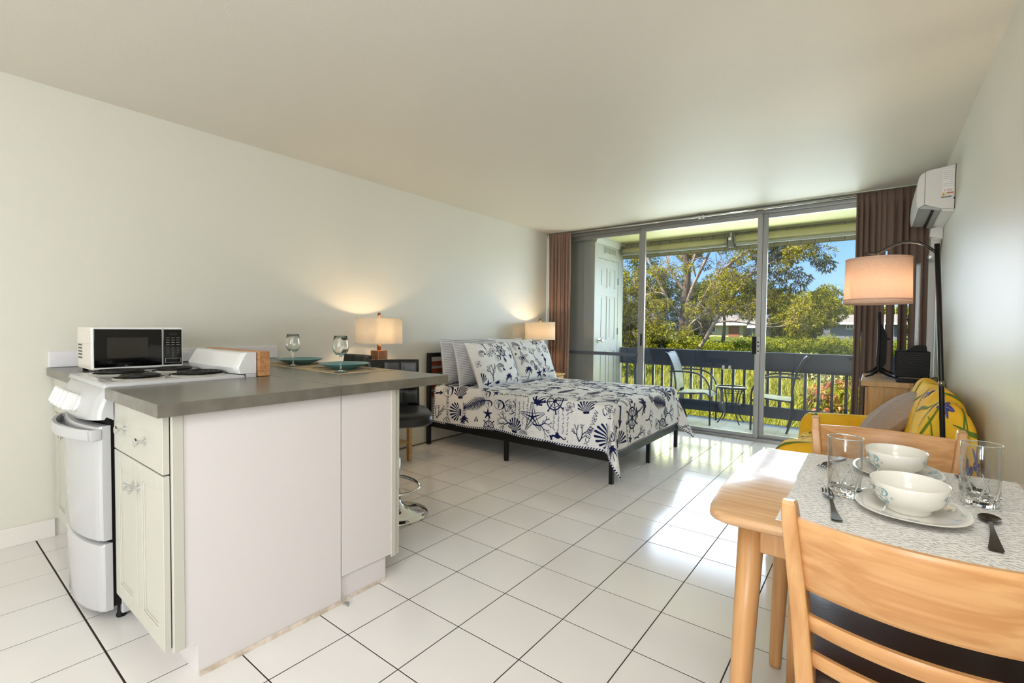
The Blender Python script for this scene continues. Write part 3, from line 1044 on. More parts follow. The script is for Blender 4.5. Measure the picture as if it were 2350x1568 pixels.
# ---------------------------------------------------------------- microwave
mw = empty('microwave', (0.38, 0.765, 0.943), 'white microwave oven with black glass door on the corner worktop', 'microwave')
X0, X1, Y0, Y1, Z0, Z1 = 0.265, 0.578, 0.572, 0.958, 0.958, 1.172
body_c = M('microwave_side', (224, 217, 208), 0.35)
MB().rbox(X0, X1 - 0.02, Y0 + 0.004, Y1 - 0.004, Z0, Z1, 0.004, 2).build('body', body_c, mw)
b = MB().rbox(X1 - 0.03, X1, Y0, Y1, Z0, Z1, 0.009, 3)
face = b.build('front_frame', white_plastic, mw)
yc = 0.958 - 0.095
MB().rbox(X1 - 0.004, X1 + 0.003, Y0 + 0.009, yc - 0.003, Z0 + 0.012, Z1 - 0.01, 0.0025, 2).build('door_glass', black_gloss, mw)
MB().rbox(X1 + 0.0025, X1 + 0.0036, Y0 + 0.06, yc - 0.065, Z0 + 0.058, Z1 - 0.052, 0.0005, 1).build('window', M('microwave_window', (44, 42, 37), 0.16), mw)
MB().box(X1 - 0.004, X1 + 0.0022, yc - 0.0015, yc + 0.0005, Z0 + 0.002, Z1 - 0.002).build('door_seam', M('seam_grey', (170, 170, 170), 0.5), mw)
cp = MB().rbox(X1 - 0.004, X1 + 0.003, yc + 0.003, Y1 - 0.007, Z0 + 0.012, Z1 - 0.01, 0.0025, 2).build('control_panel', black_gloss, mw)
def to_face(trs, y, z, off):  # lettering on the +x face: u -> y
    b = MB()
    for t in trs:
        b.add([(X1 + off, y + p[0], z + p[1]) for p in t], [(0, 1, 2)])
    return b
mk = M('key_print', (150, 150, 148), 0.5)
b = to_face(text_polys('10:52', 0.017), yc + 0.047, Z1 - 0.036, 0.0035)
b.build('display', M('display_print', (52, 54, 52), 0.5), cp)
b = MB()
for r_, row in enumerate(('123', '456', '789', ' 0 ')):
    for c_, ch in enumerate(row):
        if ch != ' ':
            bb_ = to_face(text_polys(ch, 0.0085), yc + 0.023 + c_ * 0.0235, Z0 + 0.103 - r_ * 0.0142, 0.0035)
            b.add(bb_.v, bb_.f)
for r_ in range(4):
    for c_ in range(3):
        y = yc + 0.023 + c_ * 0.0235
        z = Z0 + 0.158 - r_ * 0.0125
        b.add([(X1 + .0035, y - .008, z - .001), (X1 + .0035, y + .008, z - .001), (X1 + .0035, y + .008, z + .001), (X1 + .0035, y - .008, z + .001)], [(0, 1, 2, 3)])
b.build('keypad', mk, cp)
b = MB()
for (a0_, a1_, c0_, c1_) in ((.011, .083, .0235, .0245), (.011, .083, .0465, .0475), (.011, .0122, .0235, .0475), (.0818, .083, .0235, .0475)):
    b.box(X1 + .003, X1 + .0042, yc + a0_, yc + a1_, Z0 + c0_, Z0 + c1_)
b.build('start_button', M('pale_outline', (190, 190, 190), 0.4), cp)
b = MB()
for i in range(5):
    for j in range(5):
        x, z = X0 + 0.025 + i * 0.018, Z0 + 0.055 + j * 0.0165
        b.tube([(x, Y0 + 0.0045, z), (x, Y0 + 0.0033, z)], 0.0055, 8)
b.build('vent_holes', black_plastic, mw)
b = MB()
b.rbox(X0 + 0.018, X1 - 0.06, Y0 + 0.001, Y0 + 0.004, Z0 + 0.13, Z1 - 0.022, 0.001, 1)
b.rbox(X0 + 0.018, X1 - 0.05, Y0 + 0.001, Y0 + 0.004, Z0 + 0.015, Z0 + 0.022, 0.001, 1)
b.build('side_relief', body_c, mw)
for (x, y) in ((X0 + .03, Y0 + .03), (X1 - .035, Y0 + .03), (X0 + .03, Y1 - .03), (X1 - .035, Y1 - .03)):
    MB().tube([(x, y, 0.9435), (x, y, 0.959)], 0.012, 12).build('foot', black_plastic, mw)

# socket with plug-in adapter behind the microwave
o = empty('wall_socket', (0.016, 1.12, 0.985), 'white socket plate on the backsplash beside the microwave', 'socket')
MB().rbox(0.016, 0.022, 1.075, 1.165, 0.955, 1.03, 0.003, 1).build('plate', white_plastic, o)
MB().box(0.0215, 0.0228, 1.09, 1.096, 0.985, 0.998).build('slot', black_plastic, o)
ad = MB().rbox(0.0225, 0.05, 1.118, 1.168, 0.947, 1.012, 0.006, 2)
tag(ad.build('plug_adapter', M('adapter_white', (222, 224, 232), 0.35)), 'small white plug-in adapter in the backsplash socket', 'adapter')

# ---------------------------------------------------------------- place settings on the bar
burlap = M('burlap', (196, 172, 138), 0.95, bump=((700, 700, 200), 0.5, 0.002), var=((160, 40, 10), 0.2))
teal = M('teal_glaze', (74, 132, 136), 0.3, spec=0.5)
wine_glass_mat = solid_glass('wine_glass')
Zt = 0.9435
def placemat(x0, x1, y0, y1, z, mat, label, group, name='placemat', curl=0.0):
    def f(u, v):
        return (x0 + (x1 - x0) * u, y0 + (y1 - y0) * v, z + 0.0026 + curl * math.sin(u * 9) * (1 - min(1, v * 6)))
    b = MB().grid(f, 24, 18)
    b.grid(lambda u, v: (x0 + (x1 - x0) * u, y0 + (y1 - y0) * (1 - v), z + 0.0002), 1, 1)
    n = 24
    b.add([(x0, y0, z), (x1, y0, z), (x1, y1, z), (x0, y1, z), (x0, y0, z + .0026), (x1, y0, z + .0026), (x1, y1, z + .0026), (x0, y1, z + .0026)],
          [(0, 1, 5, 4), (1, 2, 6, 5), (2, 3, 7, 6), (3, 0, 4, 7)])
    return tag(b.build(name, mat), label, 'placemat', group)
placemat(1.01, 1.462, 1.362, 1.705, Zt, burlap, 'tan burlap placemat nearest the open end of the bar', 'burlap placemats on the bar', curl=0.0006)
placemat(0.508, 0.962, 1.372, 1.71, Zt, burlap, 'tan burlap placemat nearest the wall behind the wooden block', 'burlap placemats on the bar', curl=0.0006)
def teal_plate(x, y, label):
    b = MB()
    z = Zt + 0.003
    b.lathe([(0.001, 0), (0.055, 0), (0.058, 0.002), (0.1, 0.016), (0.1345, 0.0325), (0.136, 0.034), (0.134, 0.0345), (0.1, 0.0205), (0.06, 0.0075), (0.001, 0.006)], (x, y, z), 56)
    return tag(b.build('plate', teal), label, 'plate', 'teal plates on the bar')
teal_plate(1.235, 1.535, 'teal shallow plate nearest the open end of the bar')
teal_plate(0.735, 1.545, 'teal shallow plate nearest the left wall on the bar')
def wineglass(x, y, label):
    b = MB()
    z = Zt + 0.003
    outer = [(0.001, 0.0), (0.034, 0.0), (0.0345, 0.0015), (0.03, 0.004), (0.012, 0.009), (0.0055, 0.016), (0.0042, 0.03), (0.004, 0.06), (0.005, 0.078), (0.012, 0.086), (0.026, 0.096), (0.036, 0.11), (0.0405, 0.125), (0.0405, 0.14), (0.037, 0.165), (0.0325, 0.19), (0.0318, 0.1912)]
    inner = [(0.0312, 0.1908), (0.0355, 0.165), (0.039, 0.14), (0.039, 0.125), (0.0345, 0.111), (0.025, 0.099), (0.012, 0.0905), (0.001, 0.088)]
    b.lathe(outer + inner, (x, y, z), 40)
    return tag(b.build('wine_glass', wine_glass_mat), label, 'wine glass', 'wine glasses on the bar')
wineglass(1.405, 1.403, 'empty stemmed wine glass nearest the open end of the bar')
wineglass(0.888, 1.418, 'empty stemmed wine glass nearer the left wall')
def fork_mb(L=0.19, s=1.0):
    """fork lying along +y (tines at +y), resting at z=0"""
    b = MB()
    def zc(t): return 0.004 + 0.008 * math.sin(min(1, max(0, (t - 0.35) / 0.45)) * PI) + (0.004 if t > .9 else 0)
    wd_ = [(0.0, .0105), (.02, .0115), (.12, .009), (.3, .0055), (.5, .0035), (.6, .0036), (.66, .007), (.7, .0118), (.78, .0125)]
    vs, fs = [], []
    for (t, ww) in wd_:
        z = zc(t)
        vs += [(-ww, t * L, z), (ww, t * L, z), (ww, t * L, z + .0022), (-ww, t * L, z + .0022)]
    for i in range(len(wd_) - 1):
        for k in range(4):
            k2 = (k + 1) % 4
            fs.append((i * 4 + k, i * 4 + k2, (i + 1) * 4 + k2, (i + 1) * 4 + k))
    fs += [(3, 2, 1, 0), tuple((len(wd_) - 1) * 4 + k for k in range(4))]
    b.add(vs, fs, 0, True)
    for k in range(4):
        x = -0.0105 + k * 0.007
        pts = [(x, (.77 + .23 * i / 5) * L, zc(.77 + .23 * i / 5) + .0011 + (0.0018 * i / 5)) for i in range(6)]
        b.tube(pts, [.0022, .0021, .0019, .0018, .0016, .001], 6)
    return b
def spoon_mb(L=0.19):
    b = MB()
    st_ = [(0.0, .0105), (.02, .012), (.12, .0095), (.3, .006), (.5, .0036), (.66, .0036), (.72, .004)]
    vs, fs = [], []
    for (t, ww) in st_:
        z = 0.003 + 0.007 * math.sin(min(1, t / 0.9) * PI)
        vs += [(-ww, t * L, z), (ww, t * L, z), (ww, t * L, z + .0024), (-ww, t * L, z + .0024)]
    for i in range(len(st_) - 1):
        for k in range(4):
            k2 = (k + 1) % 4
            fs.append((i * 4 + k, i * 4 + k2, (i + 1) * 4 + k2, (i + 1) * 4 + k))
    fs += [(3, 2, 1, 0), tuple((len(st_) - 1) * 4 + k for k in range(4))]
    b.add(vs, fs, 0, True)
    def bowl(off):
        def f(u, v):
            a = u * 2 * PI
            r = v
            x = 0.0205 * r * math.cos(a) * (1 - 0.12 * math.sin(a))
            y = 0.856 * L + 0.0275 * r * math.sin(a)
            return (x, y, 0.0085 + 0.001 * math.sin(a) - 0.0075 * (1 - r * r) + off)
        return f
    b.grid(bowl(0.0), 28, 8, 0, True, True)
    b.grid(lambda u, v: bowl(0.0013)(1 - u, v), 28, 8, 0, True, True)
    b.grid(lambda u, v: bowl(0.0013 * v)(u, 1.0), 28, 1, 0, True, True)
    return b
def knife_mb(L=0.21):
    b = MB()
    b.prism([(-.008, 0), (.008, 0), (.0085, .4 * L), (-.0085, .4 * L)], .001, .006, 'z')
    b.prism([(-.009, .4 * L), (.0085, .4 * L), (.0095, .8 * L), (.002, 1.0 * L), (-.006, .96 * L), (-.009, .8 * L)], .002, .004, 'z')
    return b
def cutlery(mb, name, x, y, z, rot, mat, label, cat, group, tilt=0.0):
    o = mb.build(name, mat, None, 35)
    o.location = (x, y, z)
    o.rotation_euler = (tilt, 0, rot)
    return tag(o, label, cat, group)
bronze = M('dark_cutlery', (74, 64, 54), 0.24, 1.0)
cut_steel = M('cutlery_steel', (150, 140, 130), 0.16, 1.0)
zz = Zt + 0.0032
for (px, py, wh) in ((1.235, 1.535, 'nearest the open end of the bar'), (0.735, 1.545, 'nearest the left wall')):
    cutlery(knife_mb(0.21), 'knife', px - 0.155, py + 0.10, zz, PI, bronze, 'dark table knife beside the teal plate ' + wh, 'knife', 'bar cutlery')
    cutlery(fork_mb(0.19), 'fork', px + 0.155, py - 0.09, zz, 0.0, cut_steel, 'steel fork beside the teal plate ' + wh, 'fork', 'bar cutlery')

# ---------------------------------------------------------------- bar stools
def make_stool(loc, rot, label):
    s = empty('bar_stool', (0, 0, 0), label, 'stool', 'black bar stools')
    MB().lathe([(0.001, 0.004), (0.198, 0.0), (0.2, 0.006), (0.197, 0.011), (0.15, 0.02), (0.1, 0.033), (0.06, 0.052), (0.036, 0.08), (0.03, 0.1), (0.001, 0.1)], n=48).build('base', chrome, s)
    MB().tube([(0, 0, 0.09), (0, 0, 0.36), (0, 0, 0.362), (0, 0, 0.6)], [0.029, 0.029, 0.02, 0.02], 20).build('column', chrome, s)
    pts = [(x_ * .88, y_ * .85, z_ - .06) for (x_, y_, z_) in [(0.0, -0.02, 0.31), (0.05, -0.03, 0.305), (0.125, -0.075, 0.285), (0.15, -0.15, 0.27), (0.10, -0.225, 0.258), (0.0, -0.25, 0.255), (-0.10, -0.225, 0.258), (-0.15, -0.15, 0.27), (-0.125, -0.075, 0.285), (-0.05, -0.03, 0.305), (0.0, -0.02, 0.31)]]
    MB().tube(smoothpath(pts, 4), 0.0105, 10).build('footrest', chrome, s)
    MB().rbox(-0.09, 0.09, -0.09, 0.09, 0.565, 0.585, 0.004, 1).build('mount', black_metal, s)
    # seat: padded block, front (-y) rolled, sides rounded
    def seat(u, v):
        a = u * 2 * PI
        cx, cy = math.cos(a), math.sin(a)
        k = 0.42
        sx_ = math.copysign(abs(cx) ** k, cx) * 0.215
        sy_ = math.copysign(abs(cy) ** k, cy) * 0.205
        ring = [(0.0, 0.585), (0.9, 0.585), (1.0, 0.6), (1.01, 0.625), (0.985, 0.65), (0.93, 0.662), (0.6, 0.668), (0.0, 0.664)]
        i = int(round(v * 7))
        r, z = ring[i]
        return (sx_ * r, sy_ * r, z - (0.012 * max(0, -sy_ * r / 0.205) ** 2 if z > 0.6 else 0))
    se = MB().grid(seat, 48, 7, 0, True, True).build('seat', leather_black, s, 60)
    # backrest: leaning panel of stitched squares
    def back(front):
        def f(u, v):
            x = (u - 0.5) * 0.34
            e = min(u, 1 - u, v, 1 - v)
            edge = 1 - (1 - min(1, e / 0.06)) ** 2
            su = abs(math.sin(PI * u * 3)) ** 0.25
            sv = abs(math.sin(PI * v * 3)) ** 0.25
            t = 0.012 + 0.009 * su * sv * edge + 0.008 * edge
            z = 0.655 + 0.31 * v
            y = 0.185 + 0.05 * v + 0.03 * (1 - (2 * u - 1) ** 2)
            if not front:
                return ((0.5 - u) * 0.34, y + 0.02 + 0.006 * edge, z)
            return (x, y - t + 0.012, z)
        return f
    b = MB()
    N = 36
    b.grid(back(True), N, N)
    b.grid(back(False), N, N)
    bf_, bb_ = back(True), back(False)
    for k in range(N):
        for (p, q) in (((k / N, 0), ((k + 1) / N, 0)), ((1, k / N), (1, (k + 1) / N)), ((1 - k / N, 1), (1 - (k + 1) / N, 1)), ((0, 1 - k / N), (0, 1 - (k + 1) / N))):
            b.add([bf_(*p), bb_(1 - p[0], p[1]), bb_(1 - q[0], q[1]), bf_(*q)], [(0, 1, 2, 3)], 0, True)
    b.build('backrest', leather_black, s, 70)
    MB().rbox(-0.1, 0.1, 0.19, 0.21, 0.6, 0.68, 0.006, 1).build('back_bracket', black_metal, s)
    s.location = loc
    s.rotation_euler = (0, 0, rot)
    return s
make_stool((1.235, 1.90, 0), 0.98, 'black quilted leather bar stool at the open end of the bar')
make_stool((0.39, 1.955, 0), 0.0, 'black leather bar stool farther along, mostly hidden behind the bar')

# ================================================================== PRINTED MOTIFS (flat shapes, unit size about 1)
def blob(rx, ry, n=24, wob=0.0, seed=0, cx=0, cy=0):
    rnd = random.Random(seed)
    ph = [rnd.uniform(0, 6.28) for _ in range(3)]
    return [(cx + rx * math.cos(2 * PI * i / n) * (1 + wob * math.sin(5 * 2 * PI * i / n + ph[0]) + wob * .6 * math.sin(9 * 2 * PI * i / n + ph[1])),
             cy + ry * math.sin(2 * PI * i / n) * (1 + wob * math.sin(4 * 2 * PI * i / n + ph[2]))) for i in range(n)]
def stroke(pts, w0, w1=None):
    """a brush line as triangles"""
    w1 = w0 if w1 is None else w1
    out = []
    L, R = [], []
    for i, p in enumerate(pts):
        a = pts[max(0, i - 1)]
        b = pts[min(len(pts) - 1, i + 1)]
        dx, dy = b[0] - a[0], b[1] - a[1]
        l = math.hypot(dx, dy) or 1
        w = (w0 + (w1 - w0) * i / max(1, len(pts) - 1)) / 2
        L.append((p[0] - dy / l * w, p[1] + dx / l * w))
        R.append((p[0] + dy / l * w, p[1] - dx / l * w))
    for i in range(len(pts) - 1):
        out += [[L[i], R[i], R[i + 1]], [L[i], R[i + 1], L[i + 1]]]
    return out
def ringm(r0, r1, n=28, cx=0, cy=0, ry=1.0):
    out = []
    for i in range(n):
        a, b = 2 * PI * i / n, 2 * PI * (i + 1) / n
        p = [(cx + r * math.cos(t), cy + r * ry * math.sin(t)) for r in (r0, r1) for t in (a, b)]
        out += [[p[0], p[2], p[3]], [p[0], p[3], p[1]]]
    return out
def m_wheel():
    t = ringm(0.30, 0.35) + ringm(0.22, 0.24) + tris(blob(0.08, 0.08, 14))
    for k in range(8):
        a = k * PI / 4
        t += stroke([(0.05 * math.cos(a), 0.05 * math.sin(a)), (0.36 * math.cos(a), 0.36 * math.sin(a))], 0.035)
        t += stroke([(0.36 * math.cos(a), 0.36 * math.sin(a)), (0.42 * math.cos(a), 0.42 * math.sin(a)), (0.5 * math.cos(a), 0.5 * math.sin(a))], 0.04, 0.07)
    return t
def m_starfish(fill=True):
    t = []
    for k in range(5):
        a = PI / 2 + k * 2 * PI / 5
        d = (math.cos(a), math.sin(a))
        n = (-d[1], d[0])
        poly = [(0.13 * n[0], 0.13 * n[1]), (d[0] * .3 + n[0] * .07, d[1] * .3 + n[1] * .07), (d[0] * .5 + n[0] * .015, d[1] * .5 + n[1] * .015), (d[0] * .5 - n[0] * .015, d[1] * .5 - n[1] * .015), (d[0] * .3 - n[0] * .07, d[1] * .3 - n[1] * .07), (-0.13 * n[0], -0.13 * n[1])]
        if fill:
            t += tris(poly)
        else:
            t += stroke(poly[:3], 0.022) + stroke(poly[3:], 0.022) + stroke([(0, 0), (d[0] * .42, d[1] * .42)], 0.06, 0.01)
    return t + tris(blob(0.12 if fill else 0.07, 0.12 if fill else 0.07, 12))
def m_coral(seed=0, spread=0.55):
    rnd = random.Random(seed)
    t = []
    def rec(p, a, l, w, d):
        q = (p[0] + l * math.cos(a), p[1] + l * math.sin(a))
        m = ((p[0] + q[0]) / 2 + rnd.uniform(-.02, .02), (p[1] + q[1]) / 2)
        t.extend(stroke([p, m, q], w, w * 0.75))
        if d == 0:
            return
        for k in (-1, 1):
            rec(q, a + k * spread * rnd.uniform(.5, 1.1), l * rnd.uniform(.62, .86), w * .74, d - 1)
        if rnd.random() < .45:
            rec(m, a + rnd.choice((-1, 1)) * spread * 1.2, l * .55, w * .6, min(d - 1, 1))
    rec((0, -0.5), PI / 2, 0.26, 0.05, 4)
    return t
def m_shell(seed=0):
    t = []
    n = 9
    for k in range(n):
        a0 = math.radians(205 - k * 230 / n - 230 / n + 6)
        a1 = math.radians(205 - k * 230 / n - 6)
        p = [(0.03 * math.cos(a0), -0.3 + 0.03 * math.sin(a0))]
        p = [(0, -0.34), (0.46 * math.cos(a0), -0.02 + 0.46 * math.sin(a0)), (0.5 * math.cos((a0 + a1) / 2), -0.02 + 0.5 * math.sin((a0 + a1) / 2)), (0.46 * math.cos(a1), -0.02 + 0.46 * math.sin(a1))]
        t += tris(p)
    t += tris([(-.16, -.42), (.16, -.42), (.2, -.3), (-.2, -.3)])
    return t
def m_clam(seed=0):
    t = tris([(0.48 * math.cos(math.radians(a)), 0.36 * math.sin(math.radians(a))) for a in range(-70, 120, 10)] + [(0.30 * math.cos(math.radians(a)) + .03, 0.30 * math.sin(math.radians(a)) - .03) for a in range(110, -70, -10)])
    t += stroke([(0.48 * math.cos(math.radians(a)), 0.36 * math.sin(math.radians(a))) for a in range(110, 300, 10)], 0.025)
    for k in range(6):
        a = math.radians(20 + k * 32)
        t += stroke([(-.08, -.3), (0.1 * math.cos(a), 0.05 + 0.1 * math.sin(a)), (0.33 * math.cos(a), 0.28 * math.sin(a))], 0.012, 0.03)
    return t
def m_dollar():
    t = []
    for s in (0, 90, 170, 260):
        t += stroke([(0.42 * math.cos(math.radians(a)), 0.42 * math.sin(math.radians(a))) for a in range(s, s + 72, 9)], 0.03, 0.07)
    for k in range(5):
        a = PI / 2 + k * 2 * PI / 5
        t += xf(ringm(0.05, 0.075, 12, 0, 0, 2.0), 0.19 * math.cos(a), 0.19 * math.sin(a), a - PI / 2)
    return t + tris(blob(0.03, 0.03, 8))
def m_palm(seed=0):
    t = stroke([(0.0, -0.5), (0.03, -0.25), (0.0, 0.0), (-0.02, 0.18)], 0.05, 0.03)
    for a in (-25, 15, 60, 100, 145, 190, 225):
        r = math.radians(a)
        d = (math.cos(r), math.sin(r))
        p = [(-0.02 + d[0] * .32 * q, 0.18 + d[1] * .30 * q - 0.16 * q * q) for q in (0, .3, .6, .85, 1.0)]
        t += stroke(p, 0.11, 0.02)
        for q in (.5, .8):
            t += stroke([(-0.02 + d[0] * .32 * q, 0.18 + d[1] * .30 * q - 0.16 * q * q), (-0.02 + d[0] * .34 * q, 0.06 + d[1] * .26 * q - 0.16 * q * q)], 0.05, 0.01)
    return t + tris(blob(0.2, 0.05, 12, 0.15, 1, 0.02, -0.5))
def m_arrow():
    t = tris([(-0.5, 0.14), (-0.36, 0.06), (0.16, 0.06), (0.16, 0.17), (0.5, 0.0), (0.16, -0.17), (0.16, -0.06), (-0.36, -0.06), (-0.5, -0.14), (-0.42, 0)])
    return t
def m_seahorse():
    t = stroke([(-.16, .34), (-.02, .36), (.06, .26), (.03, .1), (.08, -.05), (.05, -.2), (-.04, -.32), (-.02, -.42), (.06, -.42), (.07, -.36)], 0.11, 0.03)
    t += tris(blob(0.11, 0.16, 14, .06, 3, .06, .02)) + tris(blob(.08, .07, 12, 0, 0, -.02, .37))
    t += stroke([(-.1, .36), (-.26, .30)], .05, .03) + tris([(-.02, .42), (.02, .5), (.06, .43)]) + tris([(.14, .1), (.24, .14), (.22, -.04), (.14, -.06)])
    return t
def m_fern(seed=0):
    t = stroke([(0, -.5), (.03, -.1), (-.02, .2), (.0, .5)], .03, .012)
    for k in range(15):
        y = -.42 + k * .06
        l = .22 * (1 - abs(k - 5) / 13)
        for s_ in (-1, 1):
            t += stroke([(0, y), (s_ * l * .6, y + .05), (s_ * l, y + .1)], .045, .01)
    return t
def m_shellsp():
    t = []
    for r0 in (.34, .26, .18, .1):
        t += stroke([(r0 * math.cos(math.radians(a)) * 1.2, r0 * math.sin(math.radians(a))) for a in range(0, 300, 20)], 0.05, 0.02)
    return t + tris([(.3, 0), (.5, -.3), (.2, -.25)])
def m_script(seed=0, rows=4):
    rnd = random.Random(seed)
    t = []
    for r_ in range(rows):
        y = .3 - r_ * .2
        x = -.5 + rnd.uniform(0, .1)
        while x < .5:
            wl = rnd.uniform(.07, .2)
            k = max(3, int(wl / .022))
            t += stroke([(x + wl * i / k, y + rnd.choice((-.03, .03, .045, -.02, .0))) for i in range(k + 1)], .02)
            x += wl + .045
    return t
TXT = {k: text_polys(k, 1.0) for k in ('OCEAN VIEW', 'RESORT', 'BEACH')}
def m_view():
    return xf(TXT['OCEAN VIEW'], -.02, .48, 0, .2) + xf(m_shell(), 0, .0, 0, .8) + xf(TXT['RESORT'], .0, -.52, 0, .25)
def m_beach():
    return m_arrow()
MOTIFS = [m_wheel(), m_starfish(True), m_starfish(False), m_coral(1), m_coral(2), m_shell(), m_clam(), m_dollar(), m_palm(), m_arrow(), m_seahorse(), m_fern(), m_shellsp(), m_script(1), m_script(2), m_view(), m_coral(5, .45), m_fern(3)]
MSIZE = [.24, .15, .24, .27, .25, .17, .17, .17, .25, .19, .21, .30, .18, .26, .24, .25, .28, .34]
def scatter(rnd, u0, u1, v0, v1, step, rot0=0.0, size=1.0, fixed=()):
    """throw motifs down so that none runs into another, filling the gaps with small ones"""
    out, placed, ids = [], [], []
    for (k, u, v, rot, s) in fixed:
        out += xf(MOTIFS[k], u, v, rot, s)
        placed.append((u, v, s * .40))
    small = [1, 5, 6, 7, 9, 12]
    area = (u1 - u0) * (v1 - v0)
    tries = int(area / (step * step) * 60)
    for t in range(tries):
        if t > tries * .6:
            k = rnd.choice(small)
        else:
            if not ids:
                ids = list(range(len(MOTIFS))) + [3, 4, 16, 15, 8, 11]
                rnd.shuffle(ids)
            k = ids[-1]
        s = MSIZE[k] * size * (rnd.uniform(.92, 1.08) if t < tries * .6 else rnd.uniform(.5, .75))
        r = s * .43
        u, v = rnd.uniform(u0, u1), rnd.uniform(v0, v1)
        if any((u - a) ** 2 + (v - b) ** 2 < (r + q) ** 2 for a, b, q in placed):
            if t % 25 == 0 and ids:
                ids.insert(0, ids.pop())
            continue
        if t <= tries * .6:
            ids.pop()
        placed.append((u, v, r))
        out += xf(MOTIFS[k], u, v, rot0 + rnd.choice((0, 0, .25, -.25, .1)), s)
    return out
def clip_uv(trs, u0, u1, v0, v1):
    return [t for t in trs if all(u0 < p[0] < u1 and v0 < p[1] < v1 for p in t)]

# ================================================================== BED
quilt_mat = M('quilt_cotton', (236, 236, 236), 0.9, spec=0.15, bump=(95, 0.55, 0.006), var=(40, 0.05))
linen_stripe = M('pillow_stripe', (218, 218, 220), 0.9, spec=0.15, bump=(60, 0.2, 0.003))
white_linen = M('white_linen', (228, 230, 236), 0.9, spec=0.15, bump=(30, 0.2, 0.003))
stripe_ink = M('stripe_ink', (120, 124, 134), 0.9, spec=0.1)
wood_red = M('headboard_wood', (128, 58, 24), 0.4, var=((40, 6, 60), 0.25, (88, 36, 14)))
bed = empty('bed', (1.05, 4.04, 0), 'black metal platform bed with wooden headboard slats against left wall', 'bed')
for y in (3.262, 4.80):
    MB().rbox(0.03, 0.068, y - 0.019, y + 0.019, 0.0, 0.925, 0.003, 1).build('headboard_post', black_metal, bed)
MB().rbox(0.032, 0.066, 3.28, 4.78, 0.885, 0.925, 0.003, 1).build('headboard_rail', black_metal, bed)
for z in (0.815, 0.742, 0.662, 0.582, 0.50):
    MB().rbox(0.04, 0.058, 3.28, 4.78, z - 0.022, z + 0.022, 0.003, 1).build('slat', wood_red, bed)
for y in (3.29, 4.77):
    MB().rbox(0.06, 2.06, y - 0.016, y + 0.016, 0.178, 0.245, 0.004, 1).build('side_rail', black_metal, bed)
MB().rbox(2.03, 2.06, 3.29, 4.77, 0.178, 0.245, 0.004, 1).build('foot_rail', black_metal, bed)
MB().rbox(0.08, 2.03, 4.02, 4.05, 0.19, 0.235, 0.004, 1).build('centre_rail', black_metal, bed)
for k in range(9):
    x = 0.2 + k * 0.22
    MB().box(x, x + 0.05, 3.306, 4.754, 0.225, 0.244).build('cross_slat', black_metal, bed)
for (x, y) in ((1.03, 3.29), (2.04, 3.31), (2.04, 4.05), (2.04, 4.78), (1.03, 4.05), (1.03, 4.77), (0.4, 4.05)):
    MB().rbox(x - 0.017, x + 0.017, y - 0.017, y + 0.017, 0.0, 0.20, 0.003, 1).build('leg', black_metal, bed)
mat_ = MB().rbox(0.075, 2.035, 3.29, 4.78, 0.246, 0.578, 0.05, 4, 0, None, True)
tag(mat_.build('mattress', linen_stripe), 'white mattress on the black bed frame under the quilt', 'mattress')

QX0, LA, QY0, QY1, QH, QR, QZ = 0.10, 2.055, 3.285, 4.785, 0.388, 0.05, 0.603
LAF, QYA, QYB = LA - QR, QY0 + QR, QY1 - QR
WQ = QYB - QYA
def drop(d):
    if d < QR * PI / 2:
        a = d / QR
        return QR * math.sin(a), QR * (1 - math.cos(a))
    return QR, QR + d - QR * PI / 2
def quilt(a, b):
    """cloth coordinates: a from the head end, b across (0..WQ lies on the mattress)"""
    da = max(0.0, a - (LAF - QX0))
    db, s = (max(0.0, -b), -1) if b < WQ / 2 else (max(0.0, b - WQ), 1)
    x = QX0 + min(a, LAF - QX0)
    y = QYA + min(max(b, 0.0), WQ)
    z = QZ + 0.006 * math.sin(a * 4 + 1) * math.sin(b * 5) + 0.003 * math.sin(a * 13 + b * 7)
    rho = math.hypot(da, db)
    if rho > 0:
        th = math.atan2(db, da)
        o, dn = drop(rho)
        hang = max(0.0, dn - QR)
        o += 0.05 * hang
        s2 = math.sin(2 * th)
        o += hang * (0.30 * s2 ** 4 + 0.12 * s2 * s2 * math.cos(6 * th + 0.5))
        o += 0.006 * math.sin(a * 11 + 2) * min(1, hang * 4) * (db > 0) + 0.006 * math.sin(b * 12) * min(1, hang * 4) * (da > 0)
        if da == 0:
            dn *= 1 + 0.02 * math.sin(a * 6)
        x += math.cos(th) * o
        y += s * math.sin(th) * o
        z -= dn
    return (x, y, z)
A1, B0, B1 = LAF - QX0 + QH, -QH, WQ + QH
qb = MB()
def qgrid(off):
    return lambda u, v: tuple(Vector(quilt(u * A1, B0 + (B1 - B0) * v)) - Vector((0, 0, off)))
qb.grid(qgrid(0), 110, 110)
q = qb.build('quilt', quilt_mat)
